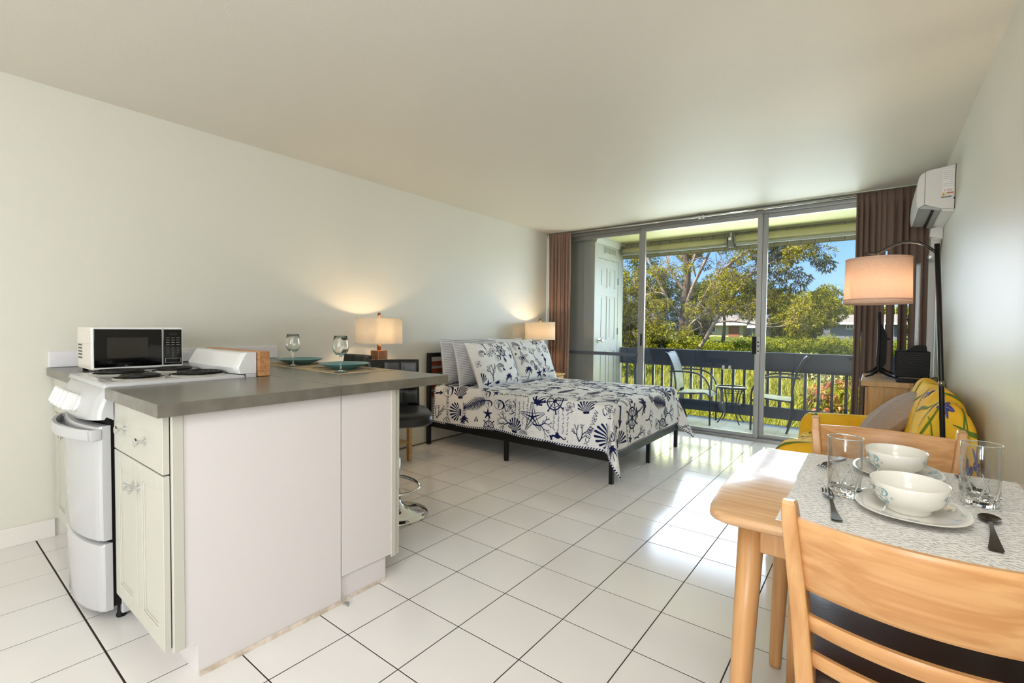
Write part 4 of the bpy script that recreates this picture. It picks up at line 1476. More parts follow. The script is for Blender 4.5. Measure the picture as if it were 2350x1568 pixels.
# striped back of the quilt, a hand's breadth of cloth turned inwards
def qnorm(a, b, off):
    p = Vector(quilt(a, b))
    du = Vector(quilt(a + .004, b)) - Vector(quilt(a - .004, b))
    dv = Vector(quilt(a, b + .004)) - Vector(quilt(a, b - .004))
    n_ = du.cross(dv)
    n_.normalize()
    return p + n_ * off
lin_back = M('quilt_back_stripe', (222, 222, 222), 0.9)
inner = MB()
inner.grid(lambda u, v: qnorm((1 - u) * A1, B0 + (B1 - B0) * v, -0.008), 70, 70)
inner = inner.build('lining', lin_back, q)
tag(q, 'white quilt printed with navy shells, ship wheels and corals', 'quilt')
rnd = random.Random(11)
NEAR_SIDE = [(16, .06, -.28, 0, .26), (15, .31, -.255, PI / 2, .23), (17, .56, -.16, PI / 2 + .3, .30), (6, .85, -.14, 0, .13), (7, .976, -.145, 0, .15), (8, .44, -.34, .4, .19),
             (9, .585, -.345, PI / 2, .15), (1, .72, -.245, 0, .11), (0, .735, -.365, 0, .17), (3, .90, -.29, PI / 2, .25), (5, 1.035, -.30, 0, .15), (2, 1.22, -.205, .1, .26), (13, 1.10, -.20, PI / 2, .22),
             (8, 1.27, -.03, PI - .3, .22), (0, 1.43, -.04, .2, .22), (4, 1.36, -.26, -PI / 2, .27), (10, 1.475, -.33, PI / 2, .18), (14, 1.50, -.19, PI / 2, .22), (16, 1.68, -.27, 0, .28), (15, 1.90, -.26, PI / 2 - .3, .26),
             (7, 1.93, -.06, 0, .14), (12, 1.13, -.36, 0, .10), (6, .20, -.07, .3, .15), (5, 1.72, -.05, .2, .15), (8, 2.12, -.30, PI / 4, .19), (10, 2.22, -.14, .2, .17), (9, 2.24, -.34, PI / 3, .16)]
pr = scatter(rnd, 0.02, A1, B0, B1, 0.15, 0.0, 1.0, NEAR_SIDE)
pr = clip_uv(pr, 0.02, A1 - 0.02, B0 + 0.02, B1 - 0.02)
side = []
pb = MB()
lay(pb, pr, quilt, 0.0022, 0.03)
tag(pb.build('printed_pattern', navy, q), kind='stuff')
# slanted dashes of the binding along the hem
bd = MB()
def dash_row(fn, L, pitch=0.024, wdt=0.017):
    trs = []
    k = 0.0
    while k < L - pitch:
        trs += tris([(k, 0), (k + pitch * .5, 0), (k + pitch * .5 + .012, wdt), (k + .012, wdt)])
        k += pitch
    return [[fn(*p) for p in t] for t in trs]
hem = dash_row(lambda s, t: (0.02 + s, B0 + 0.001 + t), A1 - 0.03) + dash_row(lambda s, t: (A1 - 0.001 - t, B0 + s), B1 - B0) + dash_row(lambda s, t: (0.02 + s, B1 - 0.001 - t), A1 - 0.03) + dash_row(lambda s, t: (0.003 + t, B0 + s), B1 - B0)
lay(bd, hem, quilt, 0.0026, 0.05)
tag(bd.build('binding_stitches', navy, q), kind='stuff')
st_ = []
for k in range(90):
    aa = k * 0.024
    st_.append([(aa, B1 - .4), (aa + .012, B1 - .4), (aa + .012, B1 - .006)])
    st_.append([(aa, B1 - .4), (aa + .012, B1 - .006), (aa, B1 - .006)])
sb = MB()
lay(sb, [t for t in st_ if all(p[0] < A1 - .01 for p in t)], lambda a, b: tuple(qnorm(a, b, -0.0105)), 0.0, 0.06)
sb.build('lining_stripes', M('lining_ink', (38, 42, 72), 0.9), q)

# ---------------------------------------------------------------- pillows
def pillow_surf(W, H, T, pinch=0.0):
    """front half of a stuffed pillow: u,v in metres about the centre -> local (x out, y across, z up)"""
    def f(u, v, side=1):
        a, b = max(-1, min(1, u / (W / 2))), max(-1, min(1, v / (H / 2)))
        ear = 0.055 * abs(a * b) ** 3
        t = T / 2 * (max(0, 1 - abs(a) ** 2.6) * max(0, 1 - abs(b) ** 2.6)) ** 0.5
        k = 1 - 0.05 * (1 - abs(a) ** 2) * abs(b) ** 4
        k2 = 1 - 0.05 * (1 - abs(b) ** 2) * abs(a) ** 4
        wr = 0.006 * math.sin(a * 9 + b * 3) * (1 - max(abs(a), abs(b)))
        return (side * (t + wr), a * W / 2 * (k2 + ear * .4), b * H / 2 * (k + ear * .4))
    return f
def make_pillow(W, H, T, c, lean, yaw, mat, label, group, print_=None, pmat=None, roll=0.0, name='pillow'):
    f = pillow_surf(W, H, T)
    R = Matrix.Translation(c) @ Matrix.Rotation(yaw, 4, 'Z') @ Matrix.Rotation(-lean, 4, 'Y') @ Matrix.Rotation(roll, 4, 'X')
    b = MB()
    N = 28
    P = lambda u, v, s: tuple(R @ Vector(f((u - .5) * W, (v - .5) * H, s)))
    b.grid(lambda u, v: P(u, v, 1), N, N)
    b.grid(lambda u, v: P(1 - u, v, -1), N, N)
    o = b.build(name, mat)
    tag(o, label, 'pillow', group)
    if print_:
        p = MB()
        S = lambda u, v: tuple(R @ Vector(f(u, v, 1)))
        lay(p, print_, S, 0.0018, 0.03)
        tag(p.build('printed_pattern', pmat, o), kind='stuff')
    return o
def stripes(W, H):
    t = []
    k = -H / 2 + .02
    while k < H / 2 - .01:
        t += [[(-W / 2 + .006, k), (W / 2 - .006, k), (W / 2 - .006, k + .0035)], [(-W / 2 + .006, k), (W / 2 - .006, k + .0035), (-W / 2 + .006, k + .0035)]]
        k += .0165
    return t
make_pillow(0.68, 0.46, 0.17, (0.165, 3.66, 0.835), 0.12, 0.0, linen_stripe, 'striped pale pillow at the back, touching the headboard, nearer the kitchen', 'pillows behind the shams', stripes(.68, .46), stripe_ink)
make_pillow(0.68, 0.46, 0.17, (0.165, 4.40, 0.835), 0.12, 0.05, white_linen, 'plain white pillow at the back, touching the headboard, nearer the curtain', 'pillows behind the shams')
make_pillow(0.68, 0.46, 0.17, (0.335, 3.69, 0.83), 0.24, 0.0, linen_stripe, 'striped pale pillow pressed between back pillow and left sham', 'pillows behind the shams', stripes(.68, .46), stripe_ink)
make_pillow(0.68, 0.46, 0.17, (0.335, 4.41, 0.83), 0.24, 0.04, white_linen, 'white pillow pressed between back pillow and right sham', 'pillows behind the shams')
sham = clip_uv(scatter(random.Random(5), -.38, .38, -.26, .26, .155, 0, .74), -.34, .34, -.23, .23)
sham2 = clip_uv(scatter(random.Random(8), -.38, .38, -.26, .26, .155, 0, .74), -.34, .34, -.23, .23)
make_pillow(0.70, 0.48, 0.18, (0.52, 3.72, 0.815), 0.42, 0.04, quilt_mat, 'navy printed quilted sham nearer the kitchen side of the bed', 'printed shams on the bed', sham, navy)
make_pillow(0.70, 0.48, 0.18, (0.52, 4.42, 0.82), 0.40, -0.02, quilt_mat, 'navy printed quilted sham nearer the bedside lamp by the curtain', 'printed shams on the bed', sham2, navy)

# ---------------------------------------------------------------- nightstands and lamps
pine = M('pine', (204, 164, 112), 0.4, var=((4, 50, 50), 0.16, (180, 138, 88)))
oakl = M('lamp_wood', (132, 84, 40), 0.45, var=((60, 60, 6), 0.3, (88, 54, 26)))
def nightstand(y0, y1, label):
    o = empty('nightstand', (0.2, (y0 + y1) / 2, 0), label, 'nightstand', 'pine nightstands beside the bed')
    MB().rbox(0.02, 0.40, y0, y1, 0.578, 0.6, 0.003, 1).build('top', pine, o)
    MB().box(0.03, 0.372, y0 + 0.02, y1 - 0.02, 0.40, 0.578).build('body', pine, o)
    d = MB().rbox(0.372, 0.386, y0 + 0.03, y1 - 0.03, 0.415, 0.566, 0.003, 1).build('drawer', pine, o)
    knob(d, 0.386, (y0 + y1) / 2, 0.49, (1, 0, 0))
    for (x, y) in ((0.03, y0 + 0.012), (0.35, y0 + 0.012), (0.03, y1 - 0.047), (0.35, y1 - 0.047)):
        MB().rbox(x, x + 0.035, y, y + 0.035, 0.0, 0.578, 0.002, 1).build('leg', pine, o)
    MB().box(0.05, 0.37, y0 + 0.03, y1 - 0.03, 0.16, 0.175).build('shelf', pine, o)
    return o
nightstand(2.20, 2.77, 'pine nightstand half hidden behind the breakfast bar')
nightstand(4.86, 5.33, 'pine nightstand between the bed and the brown curtain')
lamp_shade_mat = cloth_translucent('lamp_linen', (238, 230, 216), 0.5)
bulb_mat = glow_mat('bulb_glow', (255, 214, 150), 12.0)
def table_lamp(x, y, zb, label, power):
    o = empty('table_lamp', (x, y, zb), label, 'lamp', 'bedside lamps with wooden bases')
    b = MB()
    n = 56
    prof = []
    for i in range(n):
        a = 2 * PI * i / n
        r = 0.062 * (1.0 if i % 4 < 2 else 0.93)
        c, s_ = math.cos(a), math.sin(a)
        k = 1 / max(abs(c), abs(s_)) ** 0.75
        prof.append((x + r * c * k * .92, y + r * s_ * k * .92))
    b.prism(prof, zb + 0.012, zb + 0.385, 'z')
    b.rbox(x - 0.066, x + 0.066, y - 0.066, y + 0.066, zb, zb + 0.014, 0.004, 1)
    b.build('base', oakl, o)
    MB().tube([(x, y, zb + 0.385), (x, y, zb + 0.46)], 0.016, 12).build('neck', oakl, o)
    MB().tube([(x, y, zb + 0.44), (x, y, zb + 0.68)], 0.004, 8).build('harp_rod', steel, o)
    MB().tube([(x, y, zb + 0.665), (x, y, zb + 0.705)], 0.012, 12).build('finial', oakl, o)
    r0, r1 = 0.193, 0.19
    b = MB().lathe([(r0, zb + 0.44), (r1, zb + 0.665), (r1 - 0.0015, zb + 0.665), (r0 - 0.0015, zb + 0.44), (r0, zb + 0.44)], (x, y, 0), 56)
    sh = b.build('lamp_shade', lamp_shade_mat, o)
    b = MB()
    for (r, z) in ((r0 + 0.0012, zb + 0.44), (r1 + 0.0012, zb + 0.657)):
        b.lathe([(r, z), (r + 0.0006, z + 0.004), (r, z + 0.008)], (x, y, 0), 56)
    b.build('shade_trim', M('shade_trim', (214, 206, 190), 0.9), sh)
    b = MB()
    for k in range(3):
        a = 2 * PI * k / 3
        b.tube([(x, y, zb + 0.66), (x + r1 * math.cos(a), y + r1 * math.sin(a), zb + 0.66)], 0.002, 6)
    b.build('spider', steel, sh)
    MB().lathe([(0.001, 0.0), (0.012, 0.0), (0.016, 0.02), (0.028, 0.05), (0.03, 0.065), (0.02, 0.085), (0.001, 0.092)], (x, y, zb + 0.475), 20).build('bulb', bulb_mat, o)
    l = lamp('bedside_glow', 'POINT', Vector((0.045, 0, 0.56)), power, (1.0, 0.70, 0.42), 0.03, parent=o)
    return o
table_lamp(0.27, 2.49, 0.6, 'bedside lamp with linen drum shade showing above the breakfast bar and stools', 6)
table_lamp(0.24, 4.965, 0.6, 'bedside lamp with linen drum shade beside the brown curtain', 6)

# ================================================================== DINING CORNER
beech = M('beech_top', (212, 174, 132), 0.3, spec=0.5, var=((3, 55, 40), 0.17, (192, 148, 106)), coat=0.15)
beech_leg = M('beech_leg', (206, 156, 104), 0.36, var=((45, 45, 3), 0.15, (186, 138, 88)))
beech_chair = M('beech_chair', (212, 162, 110), 0.34, var=((3, 40, 45), 0.14, (190, 136, 84)))
beech_post = M('beech_post', (212, 164, 112), 0.34, var=((45, 45, 3), 0.16, (188, 134, 82)))
seat_leather = M('seat_leather', (58, 42, 38), 0.36, bump=(260, 0.25, 0.002))
TZ = 0.745
tab = empty('dining_table', (3.66, 1.6, 0), 'pale wooden dining table with rounded end, against right wall', 'table')
out = [(4.015, 1.208), (3.42, 1.208)]
out += [(3.345 + 0.06 * math.cos(a), 1.268 + 0.06 * math.sin(a)) for a in [math.radians(q) for q in (-80, -105, -130, -155, -178)]]
out += [(3.272, 1.42), (3.266, 1.6), (3.270, 1.78)]
out += [(3.345 + 0.065 * math.cos(a), 1.945 + 0.065 * math.sin(a)) for a in [math.radians(q) for q in (178, 155, 130, 105, 85)]]
out += [(3.42, 2.015), (4.015, 2.015)]
def inset(poly, d):
    cx = sum(p[0] for p in poly) / len(poly)
    cy = sum(p[1] for p in poly) / len(poly)
    return [(p[0] + (d if p[0] < cx else 0) * min(1, abs(p[0] - cx) / .35), p[1] + (d if p[1] < cy else -d) * min(1, abs(p[1] - cy) / .3)) for p in poly]
b = MB()
layers = [(0.016, 0.716), (0.004, 0.722), (0.0, 0.732), (0.003, 0.742), (0.009, 0.745)]
n = len(out)
vs = []
for d, z in layers:
    vs += [(p[0], p[1], z) for p in inset(out, d)]
fs = []
for k in range(len(layers) - 1):
    for i in range(n):
        j = (i + 1) % n
        fs.append((k * n + j, k * n + i, (k + 1) * n + i, (k + 1) * n + j))
sgn = [tuple(range(n)), tuple(reversed(range((len(layers) - 1) * n, len(layers) * n)))]
b.add(vs, fs, 0, True)
o_ = len(b.v) - len(vs)
for f_ in sgn:
    b.f.append(tuple(o_ + i for i in f_)); b.mi.append(0); b.sm.append(False)
b.build('tabletop', beech, tab, 50)
# planks of the glued top are grain only; apron and legs below
for (x0, x1, y0, y1) in ((3.40, 3.98, 1.275, 1.297), (3.40, 3.98, 1.915, 1.937), (3.37, 3.392, 1.33, 1.89), (3.97, 3.99, 1.33, 1.89)):
    MB().rbox(x0, x1, y0, y1, 0.645, 0.7155, 0.003, 1).build('apron', beech_leg, tab)
for (xt, yt, xb, yb) in ((3.378, 1.30, 3.352, 1.275), (3.378, 1.90, 3.36, 1.875), (3.965, 1.30, 3.975, 1.275), (3.965, 1.90, 3.975, 1.90)):
    MB().tube([(xt, yt, 0.715), (xt + (xb - xt) * .4, yt + (yb - yt) * .4, 0.43), (xb, yb, 0.012), (xb, yb, 0.0)], [0.0305, 0.027, 0.0195, 0.017], 24).build('leg', beech_leg, tab)

def make_chair(loc, rot, label):
    c = empty('dining_chair', (0, 0, 0), label, 'chair', 'wooden dining chairs')
    hw = 0.205
    for s in (-1, 1):
        # rear post: leg and back upright in one, raked above the seat
        pts = [(s * 0.176, -0.03, 0.0), (s * 0.178, 0.0, 0.30), (s * 0.182, 0.0, 0.46), (s * 0.194, -0.016, 0.62), (s * 0.211, -0.045, 0.80), (s * 0.214, -0.055, 0.842)]
        ws = [0.014, 0.016, 0.017, 0.016, 0.0145, 0.013]
        ds = [0.016, 0.024, 0.028, 0.027, 0.027, 0.02]
        vs, fs = [], []
        for (p, w_, d_) in zip(pts, ws, ds):
            vs += [(p[0] - w_, p[1] - d_, p[2]), (p[0] + w_, p[1] - d_, p[2]), (p[0] + w_, p[1] + d_, p[2]), (p[0] - w_, p[1] + d_, p[2])]
        top = pts[-1]
        vs += [(top[0] - .009, top[1] - .016, top[2] + .007), (top[0] + .009, top[1] - .016, top[2] + .007), (top[0] + .009, top[1] + .010, top[2] + .003), (top[0] - .009, top[1] + .010, top[2] + .003)]
        m = len(vs) // 4
        for i in range(m - 1):
            for k in range(4):
                k2 = (k + 1) % 4
                fs.append((i * 4 + k, i * 4 + k2, (i + 1) * 4 + k2, (i + 1) * 4 + k))
        fs += [(3, 2, 1, 0), tuple((m - 1) * 4 + k for k in range(4))]
        bm = bmesh.new()
        bv = [bm.verts.new(v) for v in vs]
        for f_ in fs:
            bm.faces.new([bv[i] for i in f_])
        bmesh.ops.bevel(bm, geom=[e_ for e_ in bm.edges if abs((e_.verts[0].co - e_.verts[1].co).z) > .02], offset=0.005, segments=2, profile=0.5, affect='EDGES')
        q = MB()
        q.bm(bm)
        q.build('rear_leg', beech_post, c)
        MB().tube([(s * 0.217, 0.385, 0.44), (s * 0.222, 0.39, 0.2), (s * 0.227, 0.395, 0.0)], [0.022, 0.019, 0.014], 16).build('front_leg', beech_post, c)
        MB().rbox(-.01, .01, 0.01, 0.385, 0.385, 0.432, 0.003, 1, 0, Matrix.Translation((s * 0.178, 0, 0)) @ Matrix.Rotation(-s * 0.11, 4, 'Z')).build('seat_rail', beech_chair, c)
    MB().rbox(-.215, .215, 0.375, 0.395, 0.385, 0.432, 0.003, 1).build('seat_rail', beech_chair, c)
    MB().rbox(-.178, .178, -0.01, 0.01, 0.385, 0.432, 0.003, 1).build('seat_rail', beech_chair, c)
    def slat(z0, z1, y0, y1, sag, t, name):
        def f(side):
            def g(u, v):
                x = (u - .5) * 2 * (0.182 + 0.085 * max(0, z0 + (z1 - z0) * v - 0.46) - 0.003)
                z = z0 + (z1 - z0) * v
                y = y0 + (y1 - y0) * v - sag * (1 - (2 * u - 1) ** 2)
                e = min(v, 1 - v) * (z1 - z0)
                r = t * .5
                tt = t * (0.55 + 0.45 * min(1, e / r)) if e < r else t
                return (x, y + side * tt / 2, z)
            return g
        b = MB()
        vv = [0, .012, .03, .06, .25, .5, .75, .94, .97, .988, 1]
        nn_ = len(vv) - 1
        b.grid(lambda u, v: f(-1)(u, vv[int(round(v * nn_))]), 26, nn_)
        b.grid(lambda u, v: f(1)(1 - u, vv[int(round(v * nn_))]), 26, nn_)
        for i in range(26):
            u0, u1 = i / 26, (i + 1) / 26
            b.add([f(-1)(u0, 1), f(-1)(u1, 1), f(1)(u1, 1), f(1)(u0, 1)], [(0, 1, 2, 3)], 0, True)
            b.add([f(-1)(u0, 0), f(1)(u0, 0), f(1)(u1, 0), f(-1)(u1, 0)], [(0, 1, 2, 3)], 0, True)
        return b.build(name, beech_chair, c, 40)
    slat(0.662, 0.815, -0.022, -0.052, 0.052, 0.02, 'back_rail')
    slat(0.572, 0.608, -0.008, -0.014, 0.048, 0.02, 'back_slat')
    slat(0.496, 0.528, -0.002, -0.005, 0.044, 0.02, 'back_slat')
    def seat(u, v):
        a = u * 2 * PI
        k = 0.36
        sx_ = math.copysign(abs(math.cos(a)) ** k, math.cos(a)) * 0.228
        sy_ = math.copysign(abs(math.sin(a)) ** k, math.sin(a)) * 0.213
        ring = [(0, .432), (.96, .432), (1.0, .444), (1.0, .455), (.975, .468), (.9, .476), (.5, .481), (0, .482)]
        r, z = ring[int(round(v * 7))]
        return (sx_ * r * (1.0 + 0.42 * sy_ * r), 0.208 + sy_ * r, z)
    MB().grid(seat, 56, 7, 0, True, True).build('seat', seat_leather, c, 60)
    c.location = loc
    c.rotation_euler = (0, 0, rot)
    return c
make_chair((3.695, 1.155, 0), 0.0, 'wooden dining chair in the foreground, its curved back to the viewer')
make_chair((3.645, 2.185, 0), PI, 'wooden dining chair across the table, beside the floor lamp')

# woven placemats: grey broken stripes turned in nested diamonds, a flat print
def weave_mat(name):
    m = bpy.data.materials.new(name)
    m.use_nodes = True
    n = m.node_tree
    b = n.nodes['Principled BSDF']
    b.inputs['Roughness'].default_value = 0.75
    t = n.nodes.new('ShaderNodeTexCoord')
    def math_(op, a, bb=None):
        x = n.nodes.new('ShaderNodeMath')
        x.operation = op
        for i, q in enumerate((a, bb)):
            if q is None: continue
            if isinstance(q, (int, float)): x.inputs[i].default_value = q
            else: n.links.new(q, x.inputs[i])
        return x.outputs[0]
    sp = n.nodes.new('ShaderNodeSeparateXYZ')
    n.links.new(t.outputs['Object'], sp.inputs[0])
    px = math_('PINGPONG', sp.outputs[0], 0.062)
    py = math_('PINGPONG', sp.outputs[1], 0.036)
    d = math_('ADD', math_('MULTIPLY', px, 0.58), py)
    lines = math_('LESS_THAN', math_('FRACT', math_('MULTIPLY', d, 72.0)), 0.56)
    mp = n.nodes.new('ShaderNodeMapping')
    mp.inputs['Scale'].default_value = (170, 330, 1)
    n.links.new(t.outputs['Object'], mp.inputs[0])
    no = n.nodes.new('ShaderNodeTexWhiteNoise')
    fl_ = n.nodes.new('ShaderNodeVectorMath')
    fl_.operation = 'FLOOR'
    n.links.new(mp.outputs[0], fl_.inputs[0])
    n.links.new(fl_.outputs[0], no.inputs[0])
    dash = math_('GREATER_THAN', no.outputs[0], 0.36)
    rows = math_('LESS_THAN', math_('FRACT', math_('MULTIPLY', sp.outputs[1], 330.0)), 0.62)
    k = math_('MULTIPLY', math_('MULTIPLY', lines, dash), rows)
    no2 = n.nodes.new('ShaderNodeTexWhiteNoise')
    sc2 = n.nodes.new('ShaderNodeVectorMath')
    sc2.operation = 'ADD'
    sc2.inputs[1].default_value = (7.3, 1.1, 0)
    n.links.new(fl_.outputs[0], sc2.inputs[0])
    n.links.new(sc2.outputs[0], no2.inputs[0])
    k2 = math_('MULTIPLY', k, math_('ADD', math_('MULTIPLY', no2.outputs[0], 0.6), 0.4))
    mx = n.nodes.new('ShaderNodeMix')
    mx.data_type = 'RGBA'
    mx.inputs['A'].default_value = rgb(238, 236, 233)
    mx.inputs['B'].default_value = rgb(116, 118, 125)
    n.links.new(k2, mx.inputs['Factor'])
    n.links.new(mx.outputs['Result'], b.inputs['Base Color'])
    bp = n.nodes.new('ShaderNodeBump')
    bp.inputs['Strength'].default_value = 0.3
    bp.inputs['Distance'].default_value = 0.001
    n.links.new(rows, bp.inputs['Height'])
    n.links.new(bp.outputs[0], b.inputs['Normal'])
    return m
wv = weave_mat('woven_grey')
TM = TZ + 0.0004
def table_mat(x0, x1, y0, y1, z, label):
    b = MB().rbox(x0, x1, y0, y1, z, z + 0.0022, 0.0008, 1)
    return tag(b.build('placemat', wv), label, 'placemat', 'woven grey placemats on the dining table')
table_mat(3.436, 3.955, 1.248, 1.656, TM, 'grey and white woven placemat nearest the foreground chair')
table_mat(3.432, 3.955, 1.661, 2.008, TM, 'grey and white woven placemat across the table, nearest the far chair')
porcelain = M('porcelain', (236, 233, 226), 0.12, spec=0.5, coat=0.3)
teal_ink = M('teal_ink', (112, 168, 178), 0.2)
PZ = TM + 0.0024
SHELLS = [m_shell(), m_clam(), m_starfish(False), m_coral(7, .4), m_shellsp()]
def sq(a, k=0.84):
    return math.copysign(abs(math.cos(a)) ** k, math.cos(a)), math.copysign(abs(math.sin(a)) ** k, math.sin(a))
def plate_bowl(x, y, label_p, label_b, rot, seed):
    sy = 1.2
    prof = [(0.0, 0.0), (0.06, 0.0), (0.063, 0.003), (0.09, 0.009), (0.1085, 0.0165), (0.1105, 0.0185), (0.109, 0.0195), (0.09, 0.0125), (0.064, 0.0065), (0.0, 0.006)]
    def f(u, v):
        c, s_ = sq(u * 2 * PI + PI / 4 * 0)
        r, z = prof[int(round(v * 9))]
        return (r * c, r * s_ * sy, z)
    o = MB().grid(f, 64, 9, 0, True, True).build('plate', porcelain, None, 60)
    o.location = (x, y, PZ)
    o.rotation_euler = (0, 0, rot)
    tag(o, label_p, 'plate', 'white shell plates on the dining table')
    pm = MB()
    rnd = random.Random(seed)
    trs = []
    for a in (-2.2, -1.9, -1.55, .35, .0, -.35, 2.5, 2.1):
        r_ = rnd.uniform(.076, .094)
        trs += xf(rnd.choice(SHELLS), r_ * math.cos(a), r_ * math.sin(a) * sy, rnd.uniform(0, 6), .026)
    def sf(px, py):
        r = math.hypot(px, py / sy)
        z = np.interp(r, [0, .064, .09, .109], [.006, .0065, .0125, .0195])
        return (px, py, z + 0.0006)
    lay(pm, trs, sf, 0.0005, 0.02)
    pm.build('printed_shells', teal_ink, None).parent = o
    bp_ = [(0.0, 0.0), (0.043, 0.0), (0.0445, 0.006), (0.047, 0.012), (0.062, 0.022), (0.0715, 0.036), (0.0755, 0.052), (0.0775, 0.0685), (0.0768, 0.0698), (0.0752, 0.0685), (0.073, 0.052), (0.069, 0.037), (0.059, 0.025), (0.044, 0.016), (0.0, 0.0145)]
    sb_ = 1.18
    b = MB().lathe(bp_, n=64)
    b.v = [(v[0], v[1] * sb_, v[2]) for v in b.v]
    bo = b.build('bowl', porcelain, None, 60)
    bo.location = (x - 0.004, y, PZ + 0.0068)
    tag(bo, label_b, 'bowl', 'white shell bowls on the dining table')
    rz = [p[0] for p in bp_[2:8]]
    zz_ = [p[1] for p in bp_[2:8]]
    def sb2(u, v):  # u: arc length at r=.075, v: height
        a = u / 0.075
        r = np.interp(v, zz_, rz) + 0.0002
        return (r * math.cos(a), r * math.sin(a) * sb_, v)
    trs = []
    for (ang, h, k, s_) in ((-172, .048, 3, .032), (-153, .053, 2, .021), (-133, .05, 1, .026), (-156, .033, 4, .018), (-134, .031, 0, .024), (-118, .04, 2, .009),
                            (-30, .05, 3, .03), (-14, .036, 0, .022), (2, .05, 2, .024), (18, .04, 1, .02)):
        trs += xf(SHELLS[k], math.radians(ang) * .075, h, 0.2 * (k - 2), s_)
    pm = MB()
    lay(pm, trs, sb2, 0.0004, 0.02)
    # motifs were laid in the bowl's own axes
    po = pm.build('printed_shells', teal_ink, None)
    po.parent = bo
plate_bowl(3.690, 1.505, 'white rounded plate nearest the foreground chair, under the nearer bowl', 'white shell-printed bowl on the nearer plate', 0.0, 3)
plate_bowl(3.675, 1.875, 'white rounded plate across the table, under the farther bowl', 'white shell-printed bowl on the farther plate', 0.0, 5)
tumbler_glass = glass_mat('tumbler_glass', (0.965, 0.972, 0.97, 1), 0.75, 0.0, 2.4, 0.05)
tumbler_base = solid_glass('tumbler_base')
def tumbler(x, y, z, label):
    o = empty('tumbler', (x, y, z), label, 'glass', 'clear tumblers on the dining table')
    R0, R1, H = 0.0365, 0.0408, 0.158
    prof = [(R0 + .0005, 0.022), (R0 + .0012, 0.04), (R0 + .002, 0.06), (R1 - .001, 0.10), (R1, H - .002), (R1 - .0008, H), (R1 - .0015, H - .001), (R1 - .0022, 0.10), (R0 + .0008, 0.06), (R0, 0.03), (R0 - .0005, 0.0225), (R0 + .0005, 0.022)]
    MB().lathe(prof, (x, y, z), 64).build('wall', tumbler_glass, o)
    bp = [(0.0, 0.0), (R0 - .005, 0.0), (R0 - .001, 0.004), (R0, 0.014), (R0 + .0008, 0.0225), (R0 - .002, 0.0228), (R0 - .010, 0.019), (R0 - .022, 0.0165), (0.0, 0.0155)]
    def f(u, v):
        k = int(round(v * (len(bp) - 1)))
        r, zz_ = bp[k]
        a = u * 2 * PI
        if k in (1, 2, 3):
            r *= 1 - 0.09 * max(0, math.cos(a * 7 + zz_ * 40)) ** 2
        if k in (5, 6, 7):
            zz_ += 0.003 * math.cos(a * 7 + 1)
        return (x + r * math.cos(a), y + r * math.sin(a), z + zz_)
    MB().grid(f, 84, len(bp) - 1, 0, True, True).build('base', tumbler_base, o)
    MB().lathe([(R1 - .0019, H - .0012), (R1 - .001, H + .0003), (R1 + .0001, H - .0012), (R1 - .001, H - .003), (R1 - .0019, H - .0012)], (x, y, z), 64).build('rim', tumbler_base, o)
    cut = MB()
    for k in range(7):  # swirling cut flutes rising from the base
        a0 = 2 * PI * k / 7
        pts = []
        for i in range(9):
            t = i / 8
            a = a0 + 0.5 * t
            r = R0 + .0016 + .0012 * t
            pts.append((x + r * math.cos(a), y + r * math.sin(a), z + 0.02 + 0.055 * t))
        cut.tube(pts, [.0016, .0022, .0024, .0024, .0022, .0019, .0015, .001, .0005], 6)
    cut.build('cut_flutes', tumbler_base, o)
    return o
tumbler(3.555, 1.552, PZ, 'tall clear tumbler standing left of the nearer bowl')
tumbler(3.835, 1.690, PZ, 'tall clear tumbler standing right of the bowls')
tz = PZ + 0.0004
cutlery(fork_mb(0.245), 'fork', 3.552, 1.315, tz, 0.15, bronze, 'dark steel fork left of the nearer plate', 'fork', 'dark cutlery on the dining table')
cutlery(spoon_mb(0.25), 'spoon', 3.815, 1.338, tz, -0.09, bronze, 'dark steel spoon right of the nearer plate', 'spoon', 'dark cutlery on the dining table')
cutlery(spoon_mb(0.21), 'spoon', 3.826, 1.975, tz, PI + 0.1, bronze, 'dark steel spoon right of the farther plate, partly behind the tumbler', 'spoon', 'dark cutlery on the dining table')
cutlery(fork_mb(0.21), 'fork', 3.535, 1.985, tz, PI - 0.25, bronze, 'dark steel fork seen through the left tumbler', 'fork', 'dark cutlery on the dining table')

# ================================================================== RIGHT SIDE: SOFA, LAMP, TELEVISION, AIR CONDITIONER
yellow = M('yellow_throw', (247, 205, 62), 0.8, spec=0.2, bump=(14, 0.3, 0.006), var=(5, 0.1, (244, 184, 44)))
sofa_f = M('sofa_fabric', (150, 132, 100), 0.9)
SY0, SY1 = 2.98, 4.38
sofa = empty('sofa', (3.6, 3.68, 0), 'small two-seat sofa against right wall under the yellow throw', 'sofa')
def pad(x0, x1, y0, y1, z0, z1, r, name):
    return MB().rbox(x0, x1, y0, y1, z0, z1, r, 5, 0, None, True).build(name, sofa_f, sofa)
pad(3.26, 3.98, SY0, SY1, 0.08, 0.30, 0.04, 'base')
pad(3.22, 3.74, SY0 + 0.2, SY1 - 0.2, 0.29, 0.43, 0.05, 'seat_cushion')
pad(3.835, 3.98, SY0 + 0.09, SY1 - 0.09, 0.28, 0.80, 0.06, 'backrest')
pad(3.20, 3.90, SY0, SY0 + 0.19, 0.1, 0.535, 0.08, 'arm')
pad(3.20, 3.90, SY1 - 0.19, SY1, 0.1, 0.535, 0.08, 'arm')
for (x, y) in ((3.3, SY0 + .06), (3.93, SY0 + .06), (3.3, SY1 - .06), (3.93, SY1 - .06)):
    MB().tube([(x, y, 0.09), (x, y, 0.0)], [0.025, 0.018], 12).build('leg', black_plastic, sofa)
